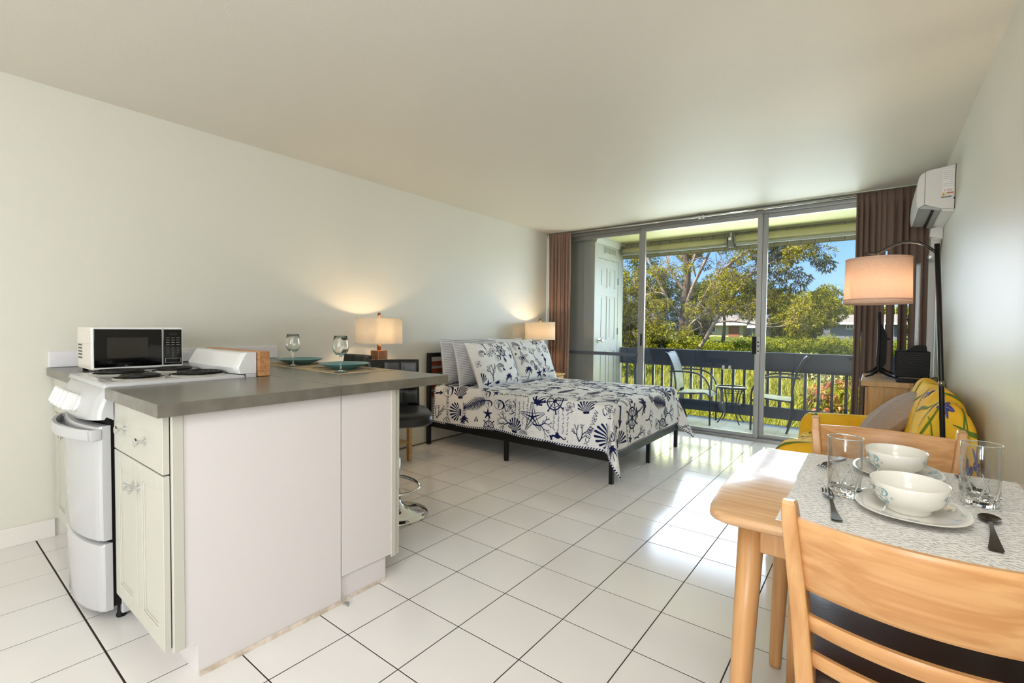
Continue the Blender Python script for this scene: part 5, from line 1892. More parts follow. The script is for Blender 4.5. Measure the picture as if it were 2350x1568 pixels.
# throw: cross-section from the wall, over the back, down to the seat, over the front; arms rise at both ends
cross = smoothpath([(4.012, 0, 0.42), (4.01, 0, 0.62), (3.997, 0, 0.765), (3.958, 0, 0.85), (3.90, 0, 0.885), (3.845, 0, 0.86), (3.798, 0, 0.75), (3.765, 0, 0.60), (3.70, 0, 0.475), (3.45, 0, 0.455), (3.28, 0, 0.455), (3.195, 0, 0.41), (3.175, 0, 0.28), (3.165, 0, 0.12)], 5)
armc = smoothpath([(4.012, 0, 0.42), (4.008, 0, 0.60), (3.995, 0, 0.74), (3.958, 0, 0.82), (3.90, 0, 0.85), (3.85, 0, 0.83), (3.80, 0, 0.74), (3.765, 0, 0.62), (3.68, 0, 0.575), (3.45, 0, 0.575), (3.27, 0, 0.568), (3.185, 0, 0.515), (3.165, 0, 0.33), (3.15, 0, 0.12)], 5)
NC = len(cross) - 1
def smooth01(t):
    t = max(0, min(1, t))
    return t * t * (3 - 2 * t)
THL = 2.2
def throw(s, q):
    """s: along the cross-section (0 at the wall .. 1 at the floor in front), q: along the sofa in metres incl. the drop at both ends"""
    k = max(0, min(NC - 1e-6, s * NC))
    i = int(k)
    f = k - i
    a = Vector(cross[i]).lerp(Vector(cross[i + 1]), f)
    r = Vector(armc[i]).lerp(Vector(armc[i + 1]), f)
    L = SY1 - SY0
    e = min(q, L - q)
    w_ = smooth01(1 - (e - 0.17) / 0.10) if e > 0 else 1.0
    p = a.lerp(r, w_)
    y = SY0 + min(max(q, 0), L)
    if e < 0.07:
        d = (0.07 - e)
        R_ = 0.07
        if d < R_ * PI / 2:
            oy, dz = R_ * math.sin(d / R_) , R_ * (1 - math.cos(d / R_))
        else:
            oy, dz = R_, R_ + d - R_ * PI / 2
        base = SY0 + 0.07 if q < L / 2 else SY1 - 0.07
        y = base - oy if q < L / 2 else base + oy
        y += (-1 if q < L / 2 else 1) * (0.03 * max(0, dz - .07) + 0.008 * math.sin(s * 60) * min(1, max(0, dz - .05) * 5))
        zmin = 0.1
        p = Vector((p.x, 0, max(p.z - dz, min(p.z, zmin))))
    wr = 0.007 * math.sin(s * 23 + q * 5) + 0.005 * math.sin(q * 17 + s * 9)
    return (p.x - abs(wr) * (s > .1) * 0.6 , y, p.z + wr * (0.2 < s < 0.8))
tb = MB()
Q0, Q1 = -0.34, SY1 - SY0 + 0.30
tb.grid(lambda u, v: throw(v, Q0 + (Q1 - Q0) * u), 96, 60)
tb.f = [tuple(reversed(f)) for f in tb.f]
th = tb.build('throw', yellow)
tag(th, 'bright yellow throw with blue iris flowers draped over the sofa', 'throw')
def m_iris(seed=0):
    """iris bloom as petals: (dark triangles, light triangles)"""
    dk, lt = [], []
    for (a, l, w_) in ((90, .5, .2), (40, .42, .17), (140, .42, .17), (-30, .48, .22), (-90, .5, .2), (-150, .45, .2)):
        r = math.radians(a)
        d = (math.cos(r), math.sin(r))
        n_ = (-d[1], d[0])
        pts = []
        for i in range(11):
            t = i / 10
            ww = w_ * math.sin(PI * min(1, t * .95 + .05)) ** .7 * (1 + .15 * math.sin(t * 14 + a))
            pts.append((d[0] * l * t + n_[0] * ww * .5, d[1] * l * t + n_[1] * ww * .5))
        for i in range(10, -1, -1):
            t = i / 10
            ww = w_ * math.sin(PI * min(1, t * .95 + .05)) ** .7
            pts.append((d[0] * l * t - n_[0] * ww * .5, d[1] * l * t - n_[1] * ww * .5))
        dk += tris(pts)
        lt += stroke([(d[0] * l * t + n_[0] * .02, d[1] * l * t + n_[1] * .02) for t in (.1, .3, .55, .8)], .03, .01)
    return dk, lt
def m_leafblade(bend):
    p = [(-.5 + i * .1, bend * math.sin(i / 10 * PI)) for i in range(11)]
    w_ = [0.012 + .05 * math.sin(PI * i / 10) for i in range(11)]
    return tris([(p[i][0], p[i][1] + w_[i] / 2) for i in range(11)] + [(p[i][0], p[i][1] - w_[i] / 2) for i in range(10, -1, -1)])
CL = sum((Vector(cross[i + 1]) - Vector(cross[i])).length for i in range(NC))
S2 = lambda u, v: throw(v / CL, u)
S3 = lambda u, v: throw(1 - v / CL, u)   # v measured from the front hem upwards so that the printed face is outward
blue_b, blue_l, grn_b = MB(), MB(), MB()
rnd = random.Random(3)
spots = []
for i in range(6):
    for j in range(5):
        spots.append((-.2 + i * .36 + rnd.uniform(-.07, .07) + (.18 if j % 2 else 0), .12 + j * .33 + rnd.uniform(-.05, .05)))
spots += [(0.02, CL - 0.60), (-0.12, CL - .27)]
def safe(trs):
    return [t for t in trs if all(Q0 + .01 < p[0] < Q1 - .01 and .02 < p[1] < CL - .02 for p in t)]
for k, (u, v) in enumerate(spots):
    a = rnd.uniform(-.8, .8)
    s_ = rnd.uniform(.15, .2)
    dk, lt = m_iris()
    lay(grn_b, safe(xf(m_leafblade(.12), u + .12, v - .1, a + .9, .34)), S3, -0.003, .03)
    lay(grn_b, safe(xf(m_leafblade(-.1), u - .12, v - .08, a - .7, .3)), S3, -0.003, .03)
    if k % 2 == 0 or k > 29:
        lay(blue_b, safe(xf(dk, u, v, a, s_)), S3, -0.0035, .03)
        lay(blue_l, safe(xf(lt, u, v, a, s_)), S3, -0.0045, .03)
blue_b.build('iris_petals', M('iris_blue', (62, 66, 138), 0.8), th)
blue_l.build('iris_highlights', M('iris_pale', (150, 150, 196), 0.8), th)
grn_b.build('iris_leaves', M('iris_green', (98, 124, 34), 0.8), th)
taupe = M('taupe_linen', (178, 160, 150), 0.9, spec=0.15, bump=((300, 300, 300), 0.5, 0.002), var=((200, 200, 30), 0.16))
make_pillow(0.42, 0.42, 0.15, (3.715, 3.72, 0.665), 0.80, PI + 0.12, taupe, 'taupe linen cushion leaning on the yellow sofa back', 'sofa cushions', None, None, 0.0, 'cushion')

# floor lamp with arched arm
lp = empty('floor_lamp', (3.84, 2.78, 0), 'black arc floor lamp with linen drum shade beside the sofa', 'lamp')
lb = M('lamp_black', (20, 17, 16), 0.35, 0.4)
MB().lathe([(0.001, 0.0), (0.13, 0.0), (0.132, 0.012), (0.12, 0.022), (0.02, 0.026), (0.02, 0.05), (0.001, 0.05)], (3.86, 2.78, 0), 36).build('base', lb, lp)
MB().tube([(3.875, 2.78, 0.02), (3.868, 2.78, 0.5), (3.846, 2.78, 0.98), (3.816, 2.78, 1.577)], 0.0098, 16).build('pole', lb, lp)
MB().tube([(3.8475, 2.78, 0.955), (3.8462, 2.78, 0.975)], 0.0104, 16).build('pole_joint', steel, lp)
arm = smoothpath([(3.818, 2.78, 1.535), (3.775, 2.78, 1.575), (3.735, 2.78, 1.592), (3.69, 2.78, 1.592), (3.645, 2.78, 1.574), (3.61, 2.78, 1.555), (3.565, 2.78, 1.555)], 6)
MB().tube(arm, 0.0062, 12).build('arm', lb, lp)
sc = Vector((3.614, 2.78, 0))
MB().tube([(sc.x, sc.y, 1.556), (sc.x, sc.y, 1.53)], 0.008, 12).build('socket_stem', steel, lp)
r0, r1, z0, z1 = 0.1285, 0.124, 1.318, 1.528
floor_shade = cloth_translucent('floor_lamp_linen', (236, 216, 200), 0.5)
sh = MB().lathe([(r0, z0), (r1, z1), (r1 - .0015, z1), (r0 - .0015, z0), (r0, z0)], (sc.x, sc.y, 0), 64).build('lamp_shade', floor_shade, lp)
b = MB()
for (r, z) in ((r0 + .001, z0), (r0 - .0002 + .0008, z0 + .014), (r1 + .001, z1 - .008)):
    b.lathe([(r, z), (r + .0008, z + .004), (r, z + .008)], (sc.x, sc.y, 0), 64)
b.build('shade_trim', M('shade_trim_rose', (196, 160, 140), 0.9), sh)
MB().lathe([(0.001, z0 + .012), (r0 - .003, z0 + .012), (r0 - .003, z0 + .013), (0.001, z0 + .013)], (sc.x, sc.y, 0), 48).build('diffuser', cloth_translucent('lamp_diffuser', (250, 244, 230), 0.6), sh)
b = MB()
for k in range(3):
    a = 2 * PI * k / 3 + .4
    b.tube([(sc.x, sc.y, z1 - .006), (sc.x + r1 * math.cos(a), sc.y + r1 * math.sin(a), z1 - .006)], .002, 6)
b.build('spider', steel, sh)
MB().lathe([(0.001, 0.09), (0.012, 0.09), (0.016, 0.075), (0.028, 0.05), (0.03, 0.03), (0.02, 0.008), (0.001, 0.0)], (sc.x, sc.y, z0 + .075), 20).build('bulb', bulb_mat, lp)
lamp('floor_lamp_glow', 'POINT', Vector((sc.x + .04, sc.y, z0 + .06)) - lp.location, 5.5, (1.0, 0.78, 0.58), 0.03, parent=lp)

# television cabinet with its things
cabw = M('oak_laminate', (196, 160, 110), 0.4, var=((40, 40, 3), 0.13, (178, 140, 92)))
tc_ = empty('tv_cabinet', (3.77, 4.82, 0), 'pale oak television cabinet behind the sofa by the window', 'cabinet')
MB().rbox(3.535, 4.01, 4.46, 5.25, 0.775, 0.815, 0.003, 1).build('top', cabw, tc_)
MB().rbox(3.58, 4.0, 4.475, 4.495, 0.0, 0.775, 0.002, 1).build('end_panel', cabw, tc_)
MB().rbox(3.58, 4.0, 5.215, 5.235, 0.0, 0.775, 0.002, 1).build('end_panel', cabw, tc_)
MB().box(3.585, 4.0, 4.495, 5.215, 0.05, 0.07).build('shelf', cabw, tc_)
MB().box(3.585, 4.0, 4.495, 5.215, 0.41, 0.43).build('shelf', cabw, tc_)
MB().box(3.985, 4.0, 4.495, 5.215, 0.07, 0.775).build('back_panel', cabw, tc_)
for (y0, y1) in ((4.497, 4.853), (4.857, 5.213)):
    d = MB().rbox(3.562, 3.58, y0, y1, 0.06, 0.765, 0.002, 1).build('door', cabw, tc_)
    MB().rbox(3.548, 3.562, y1 - .05 if y0 < 4.6 else y0 + .03, y1 - .03 if y0 < 4.6 else y0 + .05, 0.58, 0.74, 0.004, 1).build('handle', black_metal, d)
tv = empty('television', (3.66, 5.1, 0.815), 'black flat television seen edge-on on the oak cabinet', 'television')
MB().rbox(3.628, 3.648, 4.80, 5.40, 0.868, 1.345, 0.004, 1).build('screen_frame', black_plastic, tv)
MB().box(3.6275, 3.6282, 4.81, 5.39, 0.882, 1.335).build('screen', black_gloss, tv)
MB().prism([(3.648, 0.88), (3.668, 0.90), (3.69, 0.93), (3.69, 1.16), (3.668, 1.22), (3.648, 1.26)], 4.90, 5.30, 'y').build('rear_housing', black_plastic, tv)
MB().rbox(3.69, 3.712, 5.0, 5.03, 1.12, 1.135, 0.003, 1).build('bracket_stub', black_plastic, tv)
for y in (4.86, 5.34):
    b = MB()
    b.tube([(3.64, y, 0.875), (3.60, y - .01, 0.835), (3.555, y - .02, 0.8185)], [0.012, 0.009, 0.005], 8)
    b.tube([(3.64, y, 0.875), (3.70, y - .02, 0.84), (3.755, y - .03, 0.8185)], [0.012, 0.009, 0.005], 8)
    b.build('foot', black_plastic, tv)
sp_ = empty('speaker_box', (3.84, 4.73, 0.815), 'black perforated speaker box on the oak cabinet by the lamp pole', 'speaker')
MB().rbox(3.742, 3.942, 4.66, 4.84, 0.843, 1.042, 0.004, 1).build('body', black_plastic, sp_)
b = MB()
for i in range(12):
    for j in range(12):
        x, z = 3.757 + i * 0.0155 + (j % 2) * .007, 0.857 + j * 0.0155
        b.tube([(x, 4.6605, z), (x, 4.6585, z)], 0.0032, 6, 0, True)
gr_ = b.build('grille_holes', M('grille_dot', (34, 34, 36), 0.5), sp_)
tag(gr_, kind='stuff')
for (x, y) in ((3.755, 4.675), (3.93, 4.675), (3.755, 4.825), (3.93, 4.825)):
    MB().tube([(x, y, 0.8155), (x, y, 0.845)], 0.008, 8).build('foot', black_plastic, sp_)
b = MB()
b.prism([(3.80, 1.043), (3.925, 1.043), (3.92, 1.083), (3.895, 1.09), (3.85, 1.082)], 4.68, 4.80, 'y')
tag(b.build('media_box', black_plastic), 'small black wedge-shaped device lying on the speaker box', 'device')
kbd = empty('keyboard', (3.85, 4.56, 0.815), 'black keyboard lying in front of the speaker box', 'keyboard')
MB().prism([(4.485, 0.8155), (4.635, 0.8155), (4.635, 0.835), (4.485, 0.826)], 3.745, 4.0, 'x').build('case', black_plastic, kbd)
b = MB()
for r_ in range(5):
    for k in range(16):
        y = 4.498 + r_ * .026
        x = 3.752 + k * .0153
        b.rbox(x, x + .0125, y, y + .021, 0.826 + r_ * .0016, 0.832 + r_ * .0016, 0.002, 1)
tag(b.build('keys', M('key_cap', (30, 30, 32), 0.4), kbd), kind='stuff')
for k, (c_, y) in enumerate((((200, 170, 40), 4.53), ((190, 190, 190), 4.56), ((20, 20, 20), 4.6))):
    pts = smoothpath([(3.97, y + .25, 0.83), (3.985, y + .15, 0.85), (3.99, y + .05, 0.86 - k * .01), (4.0, y, 0.84), (4.008, y - .03, 0.80), (4.012, 4.44, 0.7), (4.012, 4.44, 0.5)], 5)
    o = MB().tube(pts, 0.004, 8).build('cable', M('cable_%d' % k, c_, 0.5))
    tag(o, ('yellow', 'pale grey', 'black')[k] + ' cable hanging off the oak cabinet beside the wall', 'cable', 'cables behind the speaker box')

# air conditioner
ac = empty('air_conditioner', (4.02, 4.78, 2.05), 'white wall-mounted air conditioner high on the right wall', 'air conditioner')
acw = M('ac_white', (226, 224, 222), 0.25)
acg = M('ac_grey', (176, 180, 180), 0.2)
bodyp = [(4.019, 2.332), (3.89, 2.318), (3.862, 2.308), (3.862, 2.085), (3.90, 2.066), (3.95, 2.045), (4.019, 2.036)]
MB().prism(bodyp, 4.402, 5.17, 'y').build('body', acw, ac)
fp = [(3.861, 2.308), (3.84, 2.295), (3.828, 2.27), (3.820, 2.20), (3.818, 2.12), (3.824, 2.068), (3.832, 2.062), (3.861, 2.084)]
MB().prism(fp, 4.404, 5.168, 'y', smooth=False).build('front_panel', acw, ac)
MB().prism([(3.834, 2.061), (3.90, 2.05), (3.945, 2.033), (3.95, 2.044), (3.90, 2.0655), (3.861, 2.083)], 4.42, 5.15, 'y').build('air_flap', acg, ac)
MB().box(3.90, 3.918, 4.45, 5.13, 2.040, 2.05).build('air_slot', black_plastic, ac)
MB().prism([(3.95, 2.044), (4.019, 2.035), (4.019, 2.02), (3.96, 2.03)], 4.42, 5.16, 'y').build('rear_cover', acw, ac)
MB().box(4.012, 4.0195, 4.3985, 4.402, 2.10, 2.112).build('notch', black_plastic, ac)
MB().box(4.0165, 4.0198, 4.399, 4.41, 2.036, 2.335).build('back_plate', black_plastic, ac)
MB().rbox(3.8605, 3.8645, 4.4005, 4.404, 2.09, 2.31, 0.001, 1).build('panel_gap', M('gap_grey', (150, 150, 150), 0.5), ac)
lbl = MB().box(3.953, 4.012, 4.4005, 4.4022, 2.152, 2.305).build('label', M('label_white', (238, 236, 236), 0.4), ac)
def ac_text(s, x, z, size, mat, par=lbl):
    b = MB()
    for t in text_polys(s, size):
        b.add([(x + p[0], 4.3999, z + p[1]) for p in t], [(0, 1, 2)])
    return b.build('lettering', mat, par)
ink = M('label_ink', (60, 60, 62), 0.6)
red_ink = M('label_red', (196, 44, 36), 0.6)
ac_text('115V', 3.983, 2.163, 0.021, red_ink)
b = MB()
rnd = random.Random(2)
for r_ in range(9):
    z = 2.294 - r_ * .0125
    if r_ in (5, 6):
        x0_ = 3.988
    else:
        x0_ = 3.957
    x = x0_
    while x < 4.005:
        l = rnd.uniform(.003, .008)
        b.add([(x, 4.3999, z), (min(4.008, x + l), 4.3999, z), (min(4.008, x + l), 4.3999, z + .0017), (x, 4.3999, z + .0017)], [(0, 1, 2, 3)])
        x += l + .0015
b.build('small_print', ink, lbl)
w2 = MB().box(3.945, 4.013, 4.4005, 4.4022, 2.128, 2.151).build('warning_label', M('warn_white', (226, 222, 214), 0.4), ac)
MB().add([(3.948, 4.3999, 2.130), (3.971, 4.3999, 2.130), (3.9595, 4.3999, 2.150)], [(0, 1, 2)]).build('warning_triangle', M('warn_yellow', (232, 190, 30), 0.5), w2)
MB().add([(3.9575, 4.3996, 2.133), (3.9615, 4.3996, 2.133), (3.9595, 4.3996, 2.146)], [(0, 1, 2)]).build('warning_mark', ink, w2)
MB().add([(3.976, 4.3999, 2.142), (4.011, 4.3999, 2.142), (4.011, 4.3999, 2.149), (3.976, 4.3999, 2.149)], [(0, 1, 2, 3)]).build('warning_bar', M('warn_orange', (206, 84, 36), 0.5), w2)
b = MB()
x = 3.948
while x < 4.003:
    w_ = rnd.choice((.0008, .0014, .0022))
    b.add([(x, 4.4003, 2.114), (x + w_, 4.4003, 2.114), (x + w_, 4.4003, 2.124), (x, 4.4003, 2.124)], [(0, 1, 2, 3)])
    x += w_ + rnd.choice((.0008, .0016))
b.build('barcode', ink, ac)
pc = empty('pipe_cover', (3.98, 5.1, 1.8), 'white pipe duct running down from the air conditioner', 'duct')
b = MB()
b.prism([(4.018, 2.03), (3.945, 2.02), (3.94, 1.955), (4.018, 1.93)], 5.06, 5.16, 'y')
b.build('elbow', acw, pc)
MB().tube(smoothpath([(3.985, 5.11, 1.985), (3.985, 5.13, 1.93), (3.986, 5.2, 1.88), (3.986, 5.3, 1.845), (3.986, 5.4, 1.83)], 5), 0.034, 16).build('duct', acw, pc)
MB().tube([(3.985, 5.118, 1.955), (3.985, 5.124, 1.945)], 0.037, 16).build('collar', acw, pc)

# ---------------------------------------------------------------- balcony furniture
bal_metal = M('patio_metal', (42, 48, 58), 0.4, 0.5)
sling = M('sling_fabric', (112, 119, 120), 0.7, bump=(400, 0.2, 0.001))
def patio_chair(loc, rot, label):
    c = empty('patio_chair', (0, 0, 0), label, 'chair', 'sling chairs on the balcony')
    # faces +x; seat front at x=.22
    hw = 0.215
    for s in (-1, 1):
        y = s * hw
        fr_ = smoothpath([(-0.17, y, 0.0), (-0.215, y, 0.16), (-0.225, y, 0.36), (-0.22, y, 0.5), (-0.255, y, 0.70), (-0.32, y, 0.86), (-0.365, y, 0.905)], 5)
        MB().tube(fr_, 0.0125, 10).build('back_frame', bal_metal, c)
        arm_ = smoothpath([(-0.30, y + s * .02, 0.655), (-0.15, y + s * .025, 0.665), (0.02, y + s * .025, 0.655), (0.13, y + s * .025, 0.60), (0.195, y + s * .02, 0.49), (0.205, y + s * .01, 0.38), (0.205, y, 0.2), (0.205, y, 0.0)], 5)
        MB().tube(arm_, 0.0115, 10).build('arm', bal_metal, c)
        MB().tube(smoothpath([(-0.22, y, 0.375), (0.0, y, 0.39), (0.14, y, 0.40), (0.19, y, 0.365), (0.2, y, 0.35)], 5), 0.010, 10).build('seat_rail', bal_metal, c)
    MB().tube([(0.2, -hw, 0.35), (0.2, hw, 0.35)], 0.009, 8).build('cross_bar', bal_metal, c)
    MB().tube([(-0.35, -hw, 0.895), (-0.35, hw, 0.895)], 0.009, 8).build('cross_bar', bal_metal, c)
    def bk(u, v):
        p = [(-0.222, .42), (-0.23, .55), (-0.258, .70), (-0.30, .81), (-0.345, .893)]
        k = v * 4
        i = min(3, int(k))
        f = k - i
        return (p[i][0] + (p[i + 1][0] - p[i][0]) * f + .004, (u - .5) * 2 * (hw - .012), p[i][1] + (p[i + 1][1] - p[i][1]) * f)
    b = MB().grid(bk, 4, 8)
    b.grid(lambda u, v: tuple(Vector(bk(1 - u, v)) + Vector((.006, 0, 0))), 4, 8)
    b.build('back_sling', sling, c)
    def st2(u, v):
        p = [(-.205, .385), (-.05, .392), (.08, .402), (.16, .395), (.2, .362)]
        k = v * 4
        i = min(3, int(k))
        f = k - i
        return (p[i][0] + (p[i + 1][0] - p[i][0]) * f, (.5 - u) * 2 * (hw - .012), p[i][1] + (p[i + 1][1] - p[i][1]) * f)
    b = MB().grid(st2, 4, 8)
    b.grid(lambda u, v: tuple(Vector(st2(1 - u, v)) - Vector((0, 0, .006))), 4, 8)
    b.build('seat_sling', sling, c)
    c.location = loc
    c.rotation_euler = (0, 0, rot)
patio_chair((1.765, 6.42, -0.02), 0.08, 'grey sling patio chair on the balcony, its back towards the closet')
patio_chair((2.63, 6.50, -0.02), PI + 0.1, 'grey sling patio chair on the balcony, at the other side of the small table')
pt = empty('patio_table', (2.155, 6.575, -0.02), 'small round glass balcony table with curved metal legs', 'table')
b = MB().lathe([(0.18, 0.462), (0.19, 0.455), (0.195, 0.466), (0.19, 0.477), (0.18, 0.472)], (2.155, 6.575, -0.02), 40)
b.build('rim', bal_metal, pt)
MB().lathe([(0.001, 0.464), (0.182, 0.464), (0.182, 0.47), (0.001, 0.47)], (2.155, 6.575, -0.02), 40).build('glass_top', glass_mat('frosted_top', (0.75, 0.85, 0.9, 1), rough=0.05), pt)
for k in range(4):
    a = PI / 4 + k * PI / 2
    d = Vector((math.cos(a), math.sin(a), 0))
    o_ = Vector((2.155, 6.575, -0.02))
    pts = smoothpath([o_ + d * .165 + Vector((0, 0, .455)), o_ + d * .125 + Vector((0, 0, .36)), o_ + d * .105 + Vector((0, 0, .25)), o_ + d * .11 + Vector((0, 0, .14)), o_ + d * .145 + Vector((0, 0, .06)), o_ + d * .185 + Vector((0, 0, .008))], 5)
    MB().tube(pts, 0.0075, 8).build('leg', bal_metal, pt)
MB().lathe([(0.104, 0.25), (0.108, 0.254), (0.112, 0.25), (0.108, 0.246), (0.104, 0.25)], (2.155, 6.575, -0.02), 32).build('ring', bal_metal, pt)
MB().lathe([(0.136, 0.40), (0.14, 0.404), (0.144, 0.40), (0.14, 0.396), (0.136, 0.40)], (2.155, 6.575, -0.02), 32).build('ring', bal_metal, pt)

# ================================================================== OUTSIDE
def ground_z(x, y):
    ys = [6.9, 8, 10, 14, 19, 24, 34, 42, 60, 90]
    zs = [-1.5, -1.25, -0.85, -0.45, -0.2, -0.05, 0.35, 0.6, 0.9, 1.2]
    return float(np.interp(y, ys, zs)) + 0.06 * math.sin(x * 1.3) * math.sin(y * 0.9) + 0.03 * math.sin(x * 3.1 + y)
gb = MB().grid(lambda u, v: (-70 + 110 * u, 6.95 + 75 * v ** 1.6, ground_z(-70 + 110 * u, 6.95 + 75 * v ** 1.6)), 110, 70)
structure('terrain', gb, M('terrain_green', (92, 104, 34), 0.95, spec=0.1, var=(1.4, 0.3, (70, 74, 26))), 'green rising ground beyond the balcony')

def cards(name, C_, D_, L_, W_, mat, parent=None, droop=0.0, rng=None):
    """leaves as folded two-quad blades: centre, direction, length, width arrays"""
    n = len(C_)
    D = D_ / np.linalg.norm(D_, axis=1, keepdims=True)
    R = rng.normal(size=(n, 3))
    S = np.cross(D, R)
    S /= np.linalg.norm(S, axis=1, keepdims=True) + 1e-9
    a = C_
    tip = C_ + D * L_[:, None]
    tip[:, 2] -= droop * L_
    m = C_ + D * (L_ * 0.5)[:, None]
    l = m + S * (W_ * 0.5)[:, None]
    r = m - S * (W_ * 0.5)[:, None]
    V = np.stack([a, l, tip, r], 1).reshape(-1, 3)
    F = np.arange(n * 4).reshape(n, 4)
    return fast_mesh(name, V, F, mat, parent)

def grow(base, dirs_, depth, length, r, rng, out, tips, spread=0.6, taper=0.7, up_=0.15):
    """recursive limbs; out gets (path, radii), tips gets end points"""
    p = np.array(base, float)
    d = np.array(dirs_, float)
    d /= np.linalg.norm(d)
    pts, rad = [p.copy()], [r]
    seg = 4
    for i in range(seg):
        d = d + rng.normal(size=3) * 0.13 + np.array([0, 0, up_ * .25])
        d /= np.linalg.norm(d)
        p = p + d * length / seg
        pts.append(p.copy())
        rad.append(r * (1 - (1 - taper) * (i + 1) / seg))
        if depth <= 2:
            tips.append((p.copy(), d.copy(), depth))
    out.append((pts, rad))
    if depth == 0:
        return
    for k in range(rng.integers(2, 4)):
        nd = d + rng.normal(size=3) * spread
        j = rng.integers(2, seg + 1)
        grow(pts[j], nd, depth - 1, length * rng.uniform(.62, .85), rad[j] * rng.uniform(.55, .75), rng, out, tips, spread, taper, up_)

def clump_leaves(centres, radii, per, L, W, rng, hang=0.4, flat=0.75):
    Cs, Ds = [], []
    for c, r, n in zip(centres, radii, per):
        v = rng.normal(size=(n, 3))
        v /= np.linalg.norm(v, axis=1, keepdims=True)
        q = rng.uniform(0.35, 1, n) ** 0.5
        pos = c + v * (q * r)[:, None] * np.array([1, 1, flat])
        d = v * 0.8 + rng.normal(size=(n, 3)) * 0.5
        d[:, 2] -= hang
        Cs.append(pos)
        Ds.append(d)
    Cs, Ds = np.concatenate(Cs), np.concatenate(Ds)
    n = len(Cs)
    return Cs, Ds, L * rng.uniform(.6, 1.25, n), W * rng.uniform(.6, 1.25, n)

bark = M('pale_bark', (168, 150, 132), 0.9, var=((3, 3, 0.8), 0.4, (112, 94, 80)))
trunk_bark = M('trunk_bark', (112, 94, 78), 0.95, var=((4, 4, 0.7), 0.4, (74, 60, 50)))
bark2 = M('dark_bark', (92, 78, 62), 0.9)
euc = leaf_mat('eucalypt_leaf', (42, 52, 12), (192, 180, 54), 0.3)
euc_d = leaf_mat('grey_green_leaf', (36, 48, 24), (118, 124, 58), 0.3)
broad = leaf_mat('broad_leaf', (40, 56, 12), (172, 168, 50), 0.3)
deep = leaf_mat('deep_leaf', (32, 44, 14), (108, 116, 40), 0.3)
bushg = leaf_mat('bush_leaf', (60, 80, 16), (186, 186, 56), 0.35)
variegated = leaf_mat('variegated_leaf', (44, 54, 24), (232, 226, 150), 0.3)
grassm = leaf_mat('grass_blade', (100, 112, 24), (212, 204, 86), 0.4)
redm = leaf_mat('red_leaf', (150, 60, 40), (240, 160, 120), 0.35)

def tubes_mesh(paths, n=6):
    b = MB()
    for pts, rad in paths:
        b.tube([tuple(p) for p in pts], [max(.004, r) for r in rad], n)
    return b

# ------ the big eucalypt
rng = np.random.default_rng(12)
tr = empty('eucalyptus_tree', (-2.41, 19.0, -0.2), 'big pale-limbed tree filling the middle of the view beyond the railing', 'tree')
trunk = [([np.array(p, float) for p in smoothpath([(-2.41, 19, -0.4), (-2.42, 19, 1.0), (-2.40, 19.05, 2.2), (-2.30, 19.0, 3.4), (-2.45, 19.0, 4.3), (-2.65, 18.95, 5.4), (-2.6, 19, 6.6)], 4)],
          list(np.linspace(0.20, 0.055, 25)))]
MB()
limbs, tips = [], []
main = [
    [(-1.95, 18.7, 0.1), (-1.45, 18.6, 0.85), (-1.15, 18.6, 1.45), (-0.72, 18.6, 2.1), (-0.30, 18.6, 2.7), (0.18, 18.6, 3.25), (0.75, 18.6, 3.55), (1.35, 18.6, 3.7)],
    [(-2.41, 19, 1.3), (-1.85, 18.8, 2.0), (-1.35, 18.7, 2.8), (-0.8, 18.7, 3.5), (-0.1, 18.6, 4.0), (0.7, 18.6, 4.4), (1.5, 18.6, 4.5)],
    [(-2.40, 19, 1.9), (-2.0, 18.8, 2.9), (-1.5, 18.7, 3.9), (-1.1, 18.7, 4.9), (-0.6, 18.7, 5.8)],
    [(-2.41, 19, 1.6), (-2.95, 18.8, 2.3), (-3.4, 18.7, 3.2), (-3.8, 18.7, 4.0), (-4.3, 18.7, 4.9)],
    [(-2.35, 19, 2.6), (-2.9, 18.8, 3.5), (-3.2, 18.8, 4.4), (-3.4, 18.8, 5.4)],
    [(-2.42, 18.9, 0.5), (-3.1, 18.6, 0.75), (-3.7, 18.5, 0.95), (-4.3, 18.4, 1.15), (-4.9, 18.4, 1.5), (-5.5, 18.4, 1.8)],
    [(-2.42, 18.9, 0.2), (-3.0, 18.4, 0.45), (-3.6, 18.2, 0.5), (-4.3, 18.1, 0.7), (-5.2, 18, 0.85)],
    [(-2.38, 19, 1.1), (-1.9, 18.6, 1.5), (-1.5, 18.5, 1.75), (-1.0, 18.4, 1.85)],
    [(-1.15, 18.6, 1.45), (-0.6, 18.5, 1.5), (0.0, 18.5, 1.42), (0.7, 18.5, 1.3), (1.2, 18.5, 1.35)],
    [(-2.30, 19.0, 3.4), (-1.9, 18.8, 4.2), (-1.75, 18.8, 5.2), (-1.5, 18.8, 6.2)],
    [(-2.4, 18.9, 0.9), (-2.75, 18.5, 1.35), (-3.3, 18.3, 1.6), (-3.9, 18.2, 2.2), (-4.6, 18.2, 2.6)],
]
r_main = [0.075, 0.075, 0.075, 0.07, 0.065, 0.06, 0.05, 0.05, 0.035, 0.06, 0.045]
for m, r in zip(main, r_main):
    pts = [np.array(p, float) for p in smoothpath(m, 4)]
    rad = list(np.linspace(r, r * .35, len(pts)))
    limbs.append((pts, rad))
    for j in range(5, len(pts), 3):
        d = pts[j] - pts[j - 1]
        d = d / np.linalg.norm(d) + rng.normal(size=3) * .8
        d[2] += .2
        grow(pts[j], d, 3, rng.uniform(.6, 1.05), rad[j] * .55, rng, limbs, tips, .65, .6, .1)
    tips.append((pts[-1], pts[-1] - pts[-2], 0))
tubes_mesh(trunk, 12).build('trunk', trunk_bark, tr)
for i, (pts, rad) in enumerate(limbs[:0]):
    pass
